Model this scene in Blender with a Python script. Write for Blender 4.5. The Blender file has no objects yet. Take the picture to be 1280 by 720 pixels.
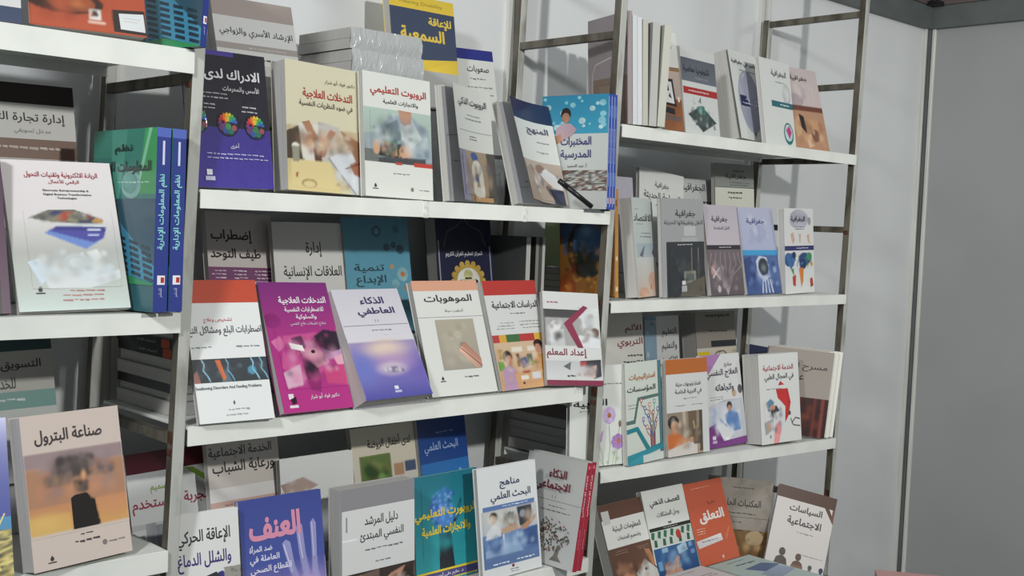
import bpy, math, random
import numpy as np
from mathutils import Vector, Matrix, noise

# ------------------------------------------------------------------ camera, world, lamps, exposure
SC = bpy.context.scene
COL = SC.collection
cam_d = bpy.data.cameras.new('camera')
cam = bpy.data.objects.new('camera', cam_d); COL.objects.link(cam)
cam_d.sensor_width = 36.0
cam_d.lens = 1439.8 / 1280 * 36.0
cam_d.clip_start = 0.05
YAW, PITCH, ROLL = 0.7635, 0.0562, 0.0385
_f = Vector((math.sin(YAW) * math.cos(PITCH), math.cos(YAW) * math.cos(PITCH), -math.sin(PITCH)))
_r0 = Vector((math.cos(YAW), -math.sin(YAW), 0)); _u0 = _r0.cross(_f)
_r = math.cos(ROLL) * _r0 + math.sin(ROLL) * _u0
_u = -math.sin(ROLL) * _r0 + math.cos(ROLL) * _u0
cam.matrix_world = Matrix(((_r.x, _u.x, -_f.x, -0.8847), (_r.y, _u.y, -_f.y, -1.6711),
                           (_r.z, _u.z, -_f.z, -0.0983), (0, 0, 0, 1)))
SC.camera = cam
w = bpy.data.worlds.new('hall'); SC.world = w; w.use_nodes = True
w.node_tree.nodes['Background'].inputs[0].default_value = (0.93, 0.98, 1.0, 1)
w.node_tree.nodes['Background'].inputs[1].default_value = 0.27
SC.view_settings.view_transform = 'Standard'
SC.view_settings.look = 'None'
SC.view_settings.gamma = 1.0
SC.view_settings.use_curve_mapping = False
SC.view_settings.exposure = 0.0

def lamp(name, loc, target, power, radius, cone=None, blend=0.5, color=(1, 1, 1)):
    d = bpy.data.lights.new(name, 'SPOT'); d.energy = power; d.shadow_soft_size = radius
    d.spot_size = math.radians(cone or 120); d.spot_blend = blend; d.color = color
    o = bpy.data.objects.new(name, d); COL.objects.link(o); o.location = loc
    o.rotation_euler = (Vector(target) - Vector(loc)).to_track_quat('-Z', 'Y').to_euler()
    return o
# the arm spotlight of the booth (its shadows on the wall place it), and a weaker second one further along the stand
lamp('arm_spotlight', (0.23, -2.45, 0.61), (2.3, 0.1, -0.6), 185, 0.045, 150, 1.0, (1.0, 0.99, 0.95))
lamp('far_spotlight', (-1.97, -1.35, 1.15), (2.2, 0.2, -0.6), 200, 0.15, 150, 1.0, (0.97, 0.99, 1.0))

lamp('corner_fill', (2.75, -2.4, 0.75), (2.80, 0.36, -0.35), 52, 0.15, 75, 1.0, (1.0, 1.0, 0.97))  # fill light added to brighten the right end of the wall, not a booth fitting

# ------------------------------------------------------------------ helpers
def lin(h):
    h = h.lstrip('#'); v = []
    for i in (0, 2, 4):
        c = int(h[i:i + 2], 16) / 255
        v.append(c / 12.92 if c <= 0.04045 else ((c + 0.055) / 1.055) ** 2.4)
    return (v[0], v[1], v[2], 1.0)

def nodes_of(m):
    m.use_nodes = True; nt = m.node_tree
    return nt, nt.nodes['Principled BSDF']

def mat_print(name, rough, coat, coat_rough=0.1, wrinkle=0.0, scale=40, metal=0.0):
    m = bpy.data.materials.new(name); nt, b = nodes_of(m)
    a = nt.nodes.new('ShaderNodeAttribute'); a.attribute_name = 'Col'
    nt.links.new(a.outputs['Color'], b.inputs['Base Color'])
    b.inputs['Roughness'].default_value = rough
    b.inputs['Specular IOR Level'].default_value = 0.4
    b.inputs['Coat Weight'].default_value = coat
    b.inputs['Coat Roughness'].default_value = coat_rough
    if wrinkle:
        tc = nt.nodes.new('ShaderNodeTexCoord'); mp = nt.nodes.new('ShaderNodeMapping')
        mp.inputs['Scale'].default_value = (1.0, 1.0, 0.55)
        mp.inputs['Rotation'].default_value = (0, 0.5, 0)
        n = nt.nodes.new('ShaderNodeTexNoise'); n.inputs['Scale'].default_value = scale
        n.inputs['Detail'].default_value = 3; n.inputs['Distortion'].default_value = 1.2
        bp = nt.nodes.new('ShaderNodeBump'); bp.inputs['Strength'].default_value = wrinkle; bp.inputs['Distance'].default_value = 0.004
        nt.links.new(tc.outputs['Object'], mp.inputs['Vector']); nt.links.new(mp.outputs[0], n.inputs['Vector'])
        nt.links.new(n.outputs['Fac'], bp.inputs['Height']); nt.links.new(bp.outputs[0], b.inputs['Coat Normal'])
        if metal: nt.links.new(bp.outputs[0], b.inputs['Normal']); b.inputs['Metallic'].default_value = metal
    return m

def mat_noise(name, c1, c2, scale=(1, 1, 1), nscale=6, rough=0.5, metal=0.0, lo=0.35, hi=0.65, detail=4, bump=0.0, spec=0.4):
    m = bpy.data.materials.new(name); nt, b = nodes_of(m)
    tc = nt.nodes.new('ShaderNodeTexCoord'); mp = nt.nodes.new('ShaderNodeMapping'); mp.inputs['Scale'].default_value = scale
    n = nt.nodes.new('ShaderNodeTexNoise'); n.inputs['Scale'].default_value = nscale; n.inputs['Detail'].default_value = detail
    r = nt.nodes.new('ShaderNodeValToRGB')
    r.color_ramp.elements[0].position = lo; r.color_ramp.elements[0].color = lin(c1)
    r.color_ramp.elements[1].position = hi; r.color_ramp.elements[1].color = lin(c2)
    nt.links.new(tc.outputs['Object'], mp.inputs['Vector']); nt.links.new(mp.outputs[0], n.inputs['Vector'])
    nt.links.new(n.outputs['Fac'], r.inputs[0]); nt.links.new(r.outputs[0], b.inputs['Base Color'])
    b.inputs['Roughness'].default_value = rough; b.inputs['Metallic'].default_value = metal
    b.inputs['Specular IOR Level'].default_value = spec
    if bump:
        bp = nt.nodes.new('ShaderNodeBump'); bp.inputs['Strength'].default_value = bump; bp.inputs['Distance'].default_value = 0.002
        nt.links.new(n.outputs['Fac'], bp.inputs['Height']); nt.links.new(bp.outputs[0], b.inputs['Normal'])
    return m

M_PRINT = mat_print('laminated_print', 0.42, 0.25, 0.18)
M_WRAP = mat_print('shrink_wrapped_print', 0.4, 1.0, 0.09, 0.8, 30)
M_FILM = mat_print('shrink_film', 0.25, 1.0, 0.06, 0.7, 55, 0.3)
M_PAGES = mat_noise('paper_edges', 'a3a19e', 'c4c2bd', (3, 1500, 3), 1.0, 0.85, lo=0.3, hi=0.7, detail=2, spec=0.15)
M_SHELF = mat_noise('white_shelf_paint', 'd3d6d0', 'e0e3dd', (1, 1, 1), 9, 0.38, lo=0.3, hi=0.6)
M_TAPE = mat_noise('clear_tape', 'c9ccc4', 'e4e6e0', (1, 1, 1), 120, 0.15, lo=0.4, hi=0.6, bump=0.6)
M_POST = mat_noise('worn_grey_metal', '7d7b73', 'b4b6b0', (1, 1, 0.3), 22, 0.42, 0.1, 0.3, 0.5, 6)
M_SIDE = mat_noise('brown_bare_metal', '474239', '6b665b', (1, 1, 0.35), 26, 0.5, 0.2, 0.36, 0.58, 6)
M_RUST = mat_noise('rust_spot', '2a1a14', '5e3a28', (1, 1, 1), 90, 0.8)
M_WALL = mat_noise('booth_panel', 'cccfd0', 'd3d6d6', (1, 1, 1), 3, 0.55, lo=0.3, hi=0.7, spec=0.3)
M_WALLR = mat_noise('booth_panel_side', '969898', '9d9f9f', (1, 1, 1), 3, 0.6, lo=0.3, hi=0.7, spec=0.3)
M_ALU = mat_noise('aluminium', 'c9cac4', 'e2e2da', (1, 1, 0.05), 60, 0.35, 0.15, 0.3, 0.7)
M_BEAM = mat_noise('grey_rail', '565c5b', '606665', (1, 1, 1), 8, 0.5)
M_FASCIA = mat_noise('brown_fascia', '5e5351', '665b59', (1, 1, 1), 5, 0.7)
M_FLOOR = mat_noise('grey_carpet', '4a4a4c', '5a5a5c', (1, 1, 1), 150, 0.95)
M_DARK = mat_noise('black_plastic', '17171a', '202024', (1, 1, 1), 20, 0.35)

def tag(o, label=None, cat=None, group=None, kind=None):
    if label: o['label'] = label
    if cat: o['category'] = cat
    if group: o['group'] = group
    if kind: o['kind'] = kind
    return o

def mesh_obj(name, V, F, m, parent=None, C=None, smooth=False):
    me = bpy.data.meshes.new(name); me.from_pydata(V, [], F); me.materials.append(m)
    if C is not None:                      # one colour per face corner
        a = me.color_attributes.new('Col', 'FLOAT_COLOR', 'CORNER')
        flat = [c for f, cs in zip(F, C) for k in range(len(f)) for c in (cs[k] if isinstance(cs, list) else cs)]
        a.data.foreach_set('color', flat)
    if smooth:
        for p in me.polygons: p.use_smooth = True
    o = bpy.data.objects.new(name, me); COL.objects.link(o)
    if parent: o.parent = parent
    return o

def empty(name, loc=(0, 0, 0), rz=0):
    o = bpy.data.objects.new(name, None); COL.objects.link(o); o.location = loc; o.rotation_euler = (0, 0, rz)
    o.empty_display_size = 0.02
    return o

BOXF = [(0, 3, 2, 1), (4, 5, 6, 7), (0, 1, 5, 4), (1, 2, 6, 5), (2, 3, 7, 6), (3, 0, 4, 7)]
class MB:
    """collects boxes into one mesh"""
    def __init__(s): s.V = []; s.F = []; s.C = []
    def box(s, a, b, col=None, lean=0.0):
        x0, y0, z0 = a; x1, y1, z1 = b; n = len(s.V)
        s.V += [(x + lean * z, y, z) for z in (z0, z1) for x, y in ((x0, y0), (x1, y0), (x1, y1), (x0, y1))]
        s.F += [tuple(n + i for i in f) for f in BOXF]; s.C += [col] * 6
        return s
    def prism(s, prof, x0, x1, col=None):
        """profile of (y, z) swept along x"""
        n = len(s.V); k = len(prof)
        s.V += [(x0, y, z) for y, z in prof] + [(x1, y, z) for y, z in prof]
        s.F += [(n + i, n + (i + 1) % k, n + k + (i + 1) % k, n + k + i) for i in range(k)]
        s.F += [tuple(n + i for i in reversed(range(k))), tuple(n + k + i for i in range(k))]
        s.C += [col] * (k + 2)
        return s
    def build(s, name, m, parent=None, bevel=0.0):
        o = mesh_obj(name, s.V, s.F, m, parent, s.C if s.C and s.C[0] else None)
        if bevel:
            md = o.modifiers.new('bevel', 'BEVEL'); md.width = bevel; md.segments = 2; md.limit_method = 'ANGLE'
        return o

# ------------------------------------------------------------------ Arabic lettering (contextual forms, set right to left)
_A = {}
def _reg(chars, start, forms):
    c = start
    for ch in chars: _A[ch] = (c, forms); c += forms
_reg('\u0622\u0623\u0624\u0625', 0xFE81, 2); _reg('\u0626', 0xFE89, 4); _reg('\u0627', 0xFE8D, 2); _reg('\u0628', 0xFE8F, 4)
_reg('\u0629', 0xFE93, 2); _reg('\u062a\u062b\u062c\u062d\u062e', 0xFE95, 4); _reg('\u062f\u0630\u0631\u0632', 0xFEA9, 2)
_reg('\u0633\u0634\u0635\u0636\u0637\u0638\u0639\u063a', 0xFEB1, 4); _reg('\u0641\u0642\u0643\u0644\u0645\u0646\u0647', 0xFED1, 4)
_reg('\u0648\u0649', 0xFEED, 2); _reg('\u064a', 0xFEF1, 4); _A['\u0621'] = (0xFE80, 1)
_LA = {'\u0622': 0xFEF5, '\u0623': 0xFEF7, '\u0625': 0xFEF9, '\u0627': 0xFEFB}
def shape(s):
    if not any(c in _A for c in s): return s
    out = []; i = 0
    while i < len(s):
        c = s[i]
        if c not in _A:
            out.append(c); i += 1; continue
        j = i - 1
        prev = j >= 0 and s[j] in _A and _A[s[j]][1] == 4
        if c == '\u0644' and i + 1 < len(s) and s[i + 1] in _LA:
            out.append(chr(_LA[s[i + 1]] + (1 if prev else 0))); i += 2; continue
        code, n = _A[c]
        nxt = n == 4 and i + 1 < len(s) and s[i + 1] in _A and _A[s[i + 1]][1] > 1
        if n == 1: k = 0
        elif n == 2: k = 1 if prev else 0
        else: k = (3 if nxt else 1) if prev else (2 if nxt else 0)
        out.append(chr(code + k)); i += 1
    return ''.join(reversed(out))

_GLY = {}
def _contours(cu):
    """the outlines of a text curve as point lists"""
    out = []
    for sp in cu.splines:
        pts = []
        if sp.type == 'BEZIER':
            B = sp.bezier_points; n = len(B)
            for i in range(n):
                a, b = B[i], B[(i + 1) % n]; p0, p1, p2, p3 = a.co, a.handle_right, b.handle_left, b.co
                straight = (p1 - p0).cross(p3 - p0).length < 1e-7 and (p2 - p0).cross(p3 - p0).length < 1e-7
                for k in range(1 if straight else 3):
                    t = k / 3; q = 1 - t
                    v = p0 * q ** 3 + p1 * 3 * q * q * t + p2 * 3 * q * t * t + p3 * t ** 3; pts.append((v.x, v.y))
        else: pts = [(p.co.x, p.co.y) for p in sp.points]
        cl = [p for k, p in enumerate(pts) if math.hypot(p[0] - pts[k - 1][0], p[1] - pts[k - 1][1]) > 1e-5]
        if len(cl) > 2: out.append(cl)
    return out
def _area(c): return sum(a[0] * b[1] - b[0] * a[1] for a, b in zip(c, c[1:] + c[:1])) / 2
def _grow(c, d):
    if not d: return c
    out = []; n = len(c)
    for i in range(n):
        a, p, b = c[i - 1], c[i], c[(i + 1) % n]
        e1 = Vector((p[0] - a[0], p[1] - a[1])).normalized(); e2 = Vector((b[0] - p[0], b[1] - p[1])).normalized()
        m = Vector((e1.y + e2.y, -e1.x - e2.x)); L = m.length
        if L < 0.35: out.append(p); continue
        k = min(2 / L, 1.6) / L; out.append((p[0] + m.x * d * k, p[1] + m.y * d * k))
    return out
def letter_meshes(keys):
    """all distinct lines of lettering as flat triangle meshes, scaled to the unit square; key = (text, extra weight)"""
    from mathutils.geometry import delaunay_2d_cdt
    obs = []
    for k in keys:
        c = bpy.data.curves.new('t', 'FONT'); c.body = shape(k[0])
        o = bpy.data.objects.new('t', c); COL.objects.link(o); obs.append((k, o, c))
    bpy.context.view_layer.update()
    dg = bpy.context.evaluated_depsgraph_get()
    for k, o, c in obs:
        cs = _contours(o.evaluated_get(dg).to_curve(dg)); o.to_curve_clear()
        sg = 1 if _area(max(cs, key=lambda c_: abs(_area(c_)))) > 0 else -1
        if sg < 0: cs = [c_[::-1] for c_ in cs]
        loops = [_grow(c_, k[1]) for c_ in cs]; pts = [Vector(p) for l in loops for p in l]; E = []; b0 = 0
        for l in loops: E += [(b0 + q, b0 + (q + 1) % len(l)) for q in range(len(l))]; b0 += len(l)
        v2, _e, f2 = delaunay_2d_cdt(pts, E, [], 0, 1e-6)[:3]
        V = [(p.x, p.y) for p in v2]
        cen = np.array([(sum(V[q][0] for q in f) / 3, sum(V[q][1] for q in f) / 3) for f in f2]); wn = np.zeros(len(f2), int)
        for l in loops:                         # non-zero winding rule
            P = np.array(l); Q = np.roll(P, -1, axis=0)
            for (ax, ay), (bx, by) in zip(P, Q):
                s_ = (bx - ax) * (cen[:, 1] - ay) - (cen[:, 0] - ax) * (by - ay)
                wn += ((ay <= cen[:, 1]) & (by > cen[:, 1]) & (s_ > 0)).astype(int) - ((ay > cen[:, 1]) & (by <= cen[:, 1]) & (s_ < 0)).astype(int)
        F = [tuple(f) for f, w_ in zip(f2, wn) if w_ != 0]
        used = sorted({q for f in F for q in f}); mp = {q: n for n, q in enumerate(used)}
        V = [V[q] for q in used]; F = [tuple(mp[q] for q in f) for f in F]
        x0 = min(v[0] for v in V); x1 = max(v[0] for v in V); y0 = min(v[1] for v in V); y1 = max(v[1] for v in V)
        _GLY[k] = ([((x - x0) / (x1 - x0), (y - y0) / (y1 - y0)) for x, y in V], F)
    for k, o, c in obs:
        bpy.data.objects.remove(o); bpy.data.curves.remove(c)

# ------------------------------------------------------------------ printed covers
# ops, in fractions of the cover from its upper left corner (u right, v down):
#  ('r',u0,v0,u1,v1,c[,c_bottom])  ('e',u,v,ru,rv,c)  ('p',[(u,v)..],c)  ('l',[(u,v)..],width,c)
#  ('t',text,u0,v0,u1,v1,c[,bold])  ('s',u0,v0,u1,v1,lines,c)  ('m',u0,v0,u1,v1,[colours],grain,seed)
STEP = 0.00003
class Print:
    def __init__(s, w, h, f=None, vs=1.0):
        s.w, s.h, s.f, s.vs = w, h, f, vs; s.V = []; s.F = []; s.C = []; s.n = 1; s.L = []; s.jit = 0.22
    def pt(s, u, v, n):
        v *= s.vs; off = STEP * n * (5 if s.f else 1)
        u = min(max(u, 0.0), 1.0); v = min(max(v, 0.0), 1.0)
        if s.f: return s.f(u, v, off)
        return (u * s.w, -off, (1 - v) * s.h)
    def grid(s, u0, v0, u1, v1, nu, nv, colf):
        n = len(s.V)
        for j in range(nv + 1):
            for i in range(nu + 1):
                s.V.append(s.pt(u0 + (u1 - u0) * i / nu, v0 + (v1 - v0) * j / nv, s.n))
        q = [[colf(i / nu, j / nv) for i in range(nu + 1)] for j in range(nv + 1)]
        for j in range(nv):
            for i in range(nu):
                a = n + j * (nu + 1) + i
                s.F.append((a + nu + 1, a + nu + 2, a + 1, a)); s.C.append([q[j + 1][i], q[j + 1][i + 1], q[j][i + 1], q[j][i]])
    def poly(s, pts, c):
        area = sum(pts[i][0] * pts[(i + 1) % len(pts)][1] - pts[(i + 1) % len(pts)][0] * pts[i][1] for i in range(len(pts)))
        if area > 0: pts = pts[::-1]
        n = len(s.V); s.V += [s.pt(u, v, s.n) for u, v in pts]; s.F.append(tuple(range(n, n + len(pts))))
        rn = random.Random(int(pts[0][0] * 1000) + int(pts[0][1] * 1700)); j = s.jit
        s.C.append([tuple(min(x * k_, 1.0) for x in c[:3]) + (1.0,) for k_ in (1 + rn.uniform(-j, j) for _ in pts)])
    def sample(s, ops, U, V):
        """colours of the cover at points U, V after the given ops: used to print soft photographs as one fine grid"""
        C = np.zeros((len(U), 3)); C[:] = 0.6; A = s.w / (s.h * s.vs)
        def put(mask, c): C[mask] = c[:3]
        for op in ops:
            k = op[0]
            if k == 'r':
                m = (U >= op[1]) & (U <= op[3]) & (V >= op[2]) & (V <= op[4]); c1 = np.array(lin(op[5])[:3]); c2 = np.array(lin(op[6])[:3]) if len(op) > 6 else c1
                t = ((V[m] - op[2]) / max(op[4] - op[2], 1e-6))[:, None]; C[m] = c1 + (c2 - c1) * t
            elif k == 'm':
                m = (U >= op[1]) & (U <= op[3]) & (V >= op[2]) & (V <= op[4]); C[m] = np.mean([lin(c)[:3] for c in op[5]], axis=0)
            elif k == 'e': put(((U - op[1]) / op[3]) ** 2 + ((V - op[2]) / op[4]) ** 2 < 1, lin(op[5]))
            elif k == 'p':
                P = op[1]; m = np.zeros(len(U), bool)
                for a, b in zip(P, P[1:] + P[:1]):
                    if a[1] != b[1]:
                        m ^= ((a[1] > V) != (b[1] > V)) & (U < (b[0] - a[0]) * (V - a[1]) / (b[1] - a[1]) + a[0])
                put(m, lin(op[2]))
            elif k == 'l':
                for (ua, va), (ub, vb) in zip(op[1], op[1][1:]):
                    dx, dy = ub - ua, (vb - va) / A; L2 = dx * dx + dy * dy or 1e-9; px, py = U - ua, (V - va) / A
                    t = np.clip((px * dx + py * dy) / L2, 0, 1); put(np.hypot(px - t * dx, py - t * dy) < op[2] / 2, lin(op[3]))
            elif k in ('b', 'pb'):
                for u, v, ru, rv, c, a in s.blobs(op):
                    d = np.clip(1 - np.hypot((U - u) / ru, (V - v) / rv), 0, 1); d = (d * d * (3 - 2 * d) * a * 1.25).clip(0, 1)[:, None]
                    C = C * (1 - d) + np.array(c[:3]) * d
        return C
    def blobs(s, op):
        if op[0] == 'b': return [(op[1], op[2], op[3] * 1.15, op[4] * 1.15, lin(op[5]), op[6] if len(op) > 6 else 0.9)]
        rn = random.Random(op[9] if len(op) > 9 else len(op[5]) * 7 + op[6]); r0, r1 = (op[8] if len(op) > 8 else (0.05, 0.14)); A = s.w / (s.h * s.vs); out = []
        for i in range(op[6]):
            r = rn.uniform(r0, r1); rv = r * A * rn.uniform(0.6, 1.3)
            out.append((rn.uniform(op[1] + r, max(op[3] - r, op[1] + r)), rn.uniform(op[2] + rv, max(op[4] - rv, op[2] + rv)), r, rv, lin(rn.choice(op[5])), op[7]))
        return out
    def run(s, ops):
        s.top = len(ops) + 2
        for q_, op in enumerate(ops):
            k = op[0]
            if k in ('b', 'pb'):
                if q_ + 1 < len(ops) and ops[q_ + 1][0] in ('b', 'pb'): continue      # a run of soft blobs is printed as one grid
                q0 = q_
                while q0 > 0 and ops[q0 - 1][0] in ('b', 'pb'): q0 -= 1
                bb = [(u - ru, v - rv, u + ru, v + rv) for o in ops[q0:q_ + 1] for u, v, ru, rv, c, a in s.blobs(o)]
                u0, v0 = max(min(b[0] for b in bb), 0), max(min(b[1] for b in bb), 0); u1, v1 = min(max(b[2] for b in bb), 1), min(max(b[3] for b in bb), 1)
                nu = max(4, math.ceil((u1 - u0) / 0.0125)); nv = max(4, math.ceil((v1 - v0) * s.h * s.vs / s.w / 0.0125))
                gu, gv = np.meshgrid(np.linspace(u0, u1, nu + 1), np.linspace(v0, v1, nv + 1))
                du, dv = (u1 - u0) / nu * 0.5, (v1 - v0) / nv * 0.5; sub = ops[:q_ + 1]; gu_, gv_ = gu.ravel(), gv.ravel()
                cc = (sum(s.sample(sub, gu_ + a * du, gv_ + b * dv) for a, b in ((-.6, -.9), (.9, -.6), (.6, .9), (-.9, .6))) / 4).clip(0, 1).tolist()
                s.grid(u0, v0, u1, v1, nu, nv, lambda a, b: tuple(cc[round(b * nv) * (nu + 1) + round(a * nu)]) + (1.0,))
            if k == 'r':
                c1 = lin(op[5]); c2 = lin(op[6]) if len(op) > 6 else c1
                g = 24 if s.f else 1
                s.grid(op[1], op[2], op[3], op[4], g, g, lambda a, b: tuple(c1[i] + (c2[i] - c1[i]) * b for i in range(4)))
            elif k == 'm':
                pal = [lin(c) for c in op[5]]; gr = op[6]; sd = op[7]; asp = (op[3] - op[1]) * s.w / max((op[4] - op[2]) * s.h * s.vs, 1e-4)
                N = 20
                def cf(a, b):
                    t = noise.fractal(Vector((a * gr * asp + sd * 3.1, b * gr + sd * 7.7, sd)), 0.8, 2.0, 3) * 0.75 + 0.5
                    t = min(max(t, 0), 0.999) * (len(pal) - 1); i = int(t); t -= i
                    return tuple(pal[i][q] + (pal[i + 1][q] - pal[i][q]) * t for q in range(4))
                s.grid(op[1], op[2], op[3], op[4], N, N, cf)
            elif k == 'e':
                N = 20; s.poly([(op[1] + op[3] * math.cos(6.2832 * i / N), op[2] + op[4] * math.sin(6.2832 * i / N)) for i in range(N)], lin(op[5]))
            elif k == 'p': s.poly(op[1], lin(op[2]))
            elif k == 'l':
                A = s.w / (s.h * s.vs)
                for (ua, va), (ub, vb) in zip(op[1], op[1][1:]):
                    dx, dy = ub - ua, (vb - va) / A; L = math.hypot(dx, dy) or 1; nx, ny = -dy / L * op[2] / 2, dx / L * op[2] / 2 * A
                    s.poly([(ua + nx, va + ny), (ub + nx, vb + ny), (ub - nx, vb - ny), (ua - nx, va - ny)], lin(op[3]))
            elif k == 's':
                rn = random.Random(hash((round(op[1] * 100), round(op[2] * 100), op[5])) & 0xffff); n = op[5]; H = (op[4] - op[2]) / n
                for i in range(n):
                    v = op[2] + H * i; u = op[3] - rn.random() * 0.1 * (op[3] - op[1]); end = op[1] + rn.random() * 0.25 * (op[3] - op[1])
                    while u > end + 0.02:
                        L = 0.03 + rn.random() * 0.06; t = H * (0.22 + 0.2 * rn.random()); d = H * 0.1 * rn.random()
                        s.poly([(max(u - L, end), v + H * 0.3 + d), (u, v + H * 0.3 + d), (u, v + H * 0.3 + t + d), (max(u - L, end), v + H * 0.3 + t * 0.7 + d)], lin(op[6]))
                        u -= L + 0.014
            elif k == 't':
                b = op[7] if len(op) > 7 else 0.0
                GV, GF = _GLY[(op[1], b)]; c = lin(op[6])
                s.L.append(([s.pt(op[2] + x * (op[4] - op[2]), op[5] + y * (op[3] - op[5]), s.top) for x, y in GV], GF, [c] * len(GF)))
            elif k == 'tv':                        # a line running up the spine
                GV, GF = _GLY[(op[1], op[5])]; c = lin(op[4])
                s.L.append(([s.pt(op[7] + y * (op[6] - op[7]), op[3] + x * (op[2] - op[3]), s.n) for x, y in GV], GF, [c] * len(GF)))
            s.n += 1

def logo(u, v, c='3a3a3a', k=1.0):
    """the small flame-and-dot mark of the publisher with its line of tiny writing"""
    return [('p', [(u, v - 0.03 * k), (u + 0.022 * k, v - 0.008 * k), (u + 0.012 * k, v + 0.006 * k), (u - 0.012 * k, v + 0.006 * k), (u - 0.018 * k, v - 0.008 * k)], c),
            ('r', u - 0.04 * k, v + 0.012 * k, u + 0.04 * k, v + 0.02 * k, c)]

CT = 0.0006
def make_book(P, label, ops, body='c9cbc6', spine=None, spine_ops=(), wrap=False, lift=0.0, first=None, group=None, pages=True, vs=None, back=None):
    """P = x, y, z of the lower left cover corner, yaw, lean, tilt (degrees), width, height, thickness"""
    x, y, z, ya, le, ti, w, h, t = P
    ya, le, ti = map(math.radians, (ya, le, ti))
    u = Vector((math.cos(ya), math.sin(ya), 0)); n = Vector((-math.sin(ya), math.cos(ya), 0)); up = Vector((0, 0, 1))
    v = up * math.cos(le) + n * math.sin(le); nn = n * math.cos(le) - up * math.sin(le)
    u2 = math.cos(ti) * u + math.sin(ti) * v; v2 = -math.sin(ti) * u + math.cos(ti) * v
    root = empty('paperback')
    root.matrix_world = Matrix(((u2.x, nn.x, v2.x, x), (u2.y, nn.y, v2.y, y), (u2.z, nn.z, v2.z, z), (0, 0, 0, 1)))
    tag(root, label, 'book', group)
    mt = M_WRAP if wrap else M_PRINT
    f = None
    if lift:
        a = math.radians(lift)
        def f(uu, vv, off):
            s_ = 1 - uu; d = s_ * w; th = a * s_ ** 0.8
            return (w - d * math.cos(th), -d * math.sin(th) * (0.75 + 0.25 * vv) - off, (1 - vv) * h)
    b = MB(); bc = lin(body); sc = lin(spine or body)
    if f:
        G = 24; n0 = len(b.V)
        for q in (0.0, -CT):
            for j in range(G + 1):
                for i in range(G + 1): b.V.append(f(i / G, j / G, q))
        for q in range(2):
            for j in range(G):
                for i in range(G):
                    a0 = n0 + q * (G + 1) ** 2 + j * (G + 1) + i
                    qd = (a0, a0 + 1, a0 + G + 2, a0 + G + 1)
                    b.F.append(qd if q else qd[::-1]); b.C.append(bc)
    else:
        b.box((0, 0, 0), (w - CT, CT, h), bc)
    b.box((0, t - CT, 0), (w - CT, t, h), lin(back or body))
    b.box((w - CT, 0, 0), (w, t, h), sc)
    cover = b.build('cover', mt, root)
    if pages:
        MB().box((0.0012, CT, 0.0012), (w - CT, t - CT, h - 0.0012)).build('page_block', M_PAGES, root)
    pr = Print(w, h, f, vs or (0.24 / h if h > 0.262 else 1.0)); pr.run(ops)
    if pr.V: mesh_obj('cover_picture', pr.V, pr.F, mt, cover, pr.C)
    for V_, F_, C_ in pr.L: mesh_obj('lettering', V_, F_, mt, cover, C_)
    if first:                                # the title page that shows under a lifted cover
        p1 = Print(w - 0.002, h - 0.004); p1.run([('r', 0.01, 0, 1, 1, '8f9094')] + first)
        mesh_obj('title_page', p1.V, p1.F, M_PRINT, root, p1.C)
    if spine_ops:
        ps = Print(t, h); ps.run(list(spine_ops))
        sp = lambda p: (w - p[1] + 0.0, p[0], p[2])
        for V_, F_, C_ in ps.L: mesh_obj('spine_lettering', [sp(p) for p in V_], F_, mt, cover, C_)
        if ps.V: mesh_obj('spine_print', [sp(p) for p in ps.V], ps.F, mt, cover, ps.C)
    return root

def spine_line(text, v0, v1, c, bold=0.0, u0=0.2, u1=0.8):
    return ('tv', text, v0, v1, c, bold, u0, u1)
# ------------------------------------------------------------------ the booth: panels, posts, rails, floor
def struct(name, mb, m, parent=None, bevel=0): return tag(mb.build(name, m, parent, bevel), kind='structure')
FZ, WY, WX = -1.62, 0.36, 3.092
struct('floor', MB().box((-4.0, -4.5, FZ - 0.05), (WX + 0.05, WY + 0.05, FZ)), M_FLOOR)
wb = struct('wall_back', MB().box((-4.0, WY + 0.022, FZ), (WX, WY + 0.05, 1.05)), M_WALL)
PX = (-1.985, -0.955, 0.075 - 0.04, 1.025, 2.055, WX)
for a, b in zip(PX, PX[1:]):                       # the booth panels between the aluminium posts
    tag(MB().box((a + 0.004, WY, FZ + 0.01), (b - 0.004, WY + 0.022, 0.70)).build('panel', M_WALL, wb))
for a, b in zip(PX, PX[1:]):
    tag(MB().box((a, WY - 0.012, 0.735), (b, WY + 0.022, 1.05)).build('fascia_panel', M_FASCIA, wb))
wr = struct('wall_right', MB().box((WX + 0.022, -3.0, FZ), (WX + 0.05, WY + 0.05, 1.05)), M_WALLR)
PY = (WY, -0.62, -1.6, -2.58)
for a, b in zip(PY, PY[1:]):
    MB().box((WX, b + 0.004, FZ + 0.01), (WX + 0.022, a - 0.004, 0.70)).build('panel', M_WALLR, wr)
    MB().box((WX - 0.012, b, 0.735), (WX + 0.022, a, 1.05)).build('fascia_panel', M_FASCIA, wr)
k = 1
def trim(mb, m, bevel=0.002):
    global k
    o = struct('trim_%d' % k, mb, m, None, bevel); k += 1; return o
for x in PX[1:-1]:                                 # fluted aluminium uprights of the back wall
    t_ = trim(MB().box((x - 0.021, WY - 0.012, FZ), (x - 0.004, WY + 0.001, 0.68)).box((x + 0.004, WY - 0.012, FZ), (x + 0.021, WY + 0.001, 0.68)).box((x - 0.004, WY - 0.004, FZ), (x + 0.004, WY + 0.001, 0.68)), M_ALU, 0)
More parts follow.
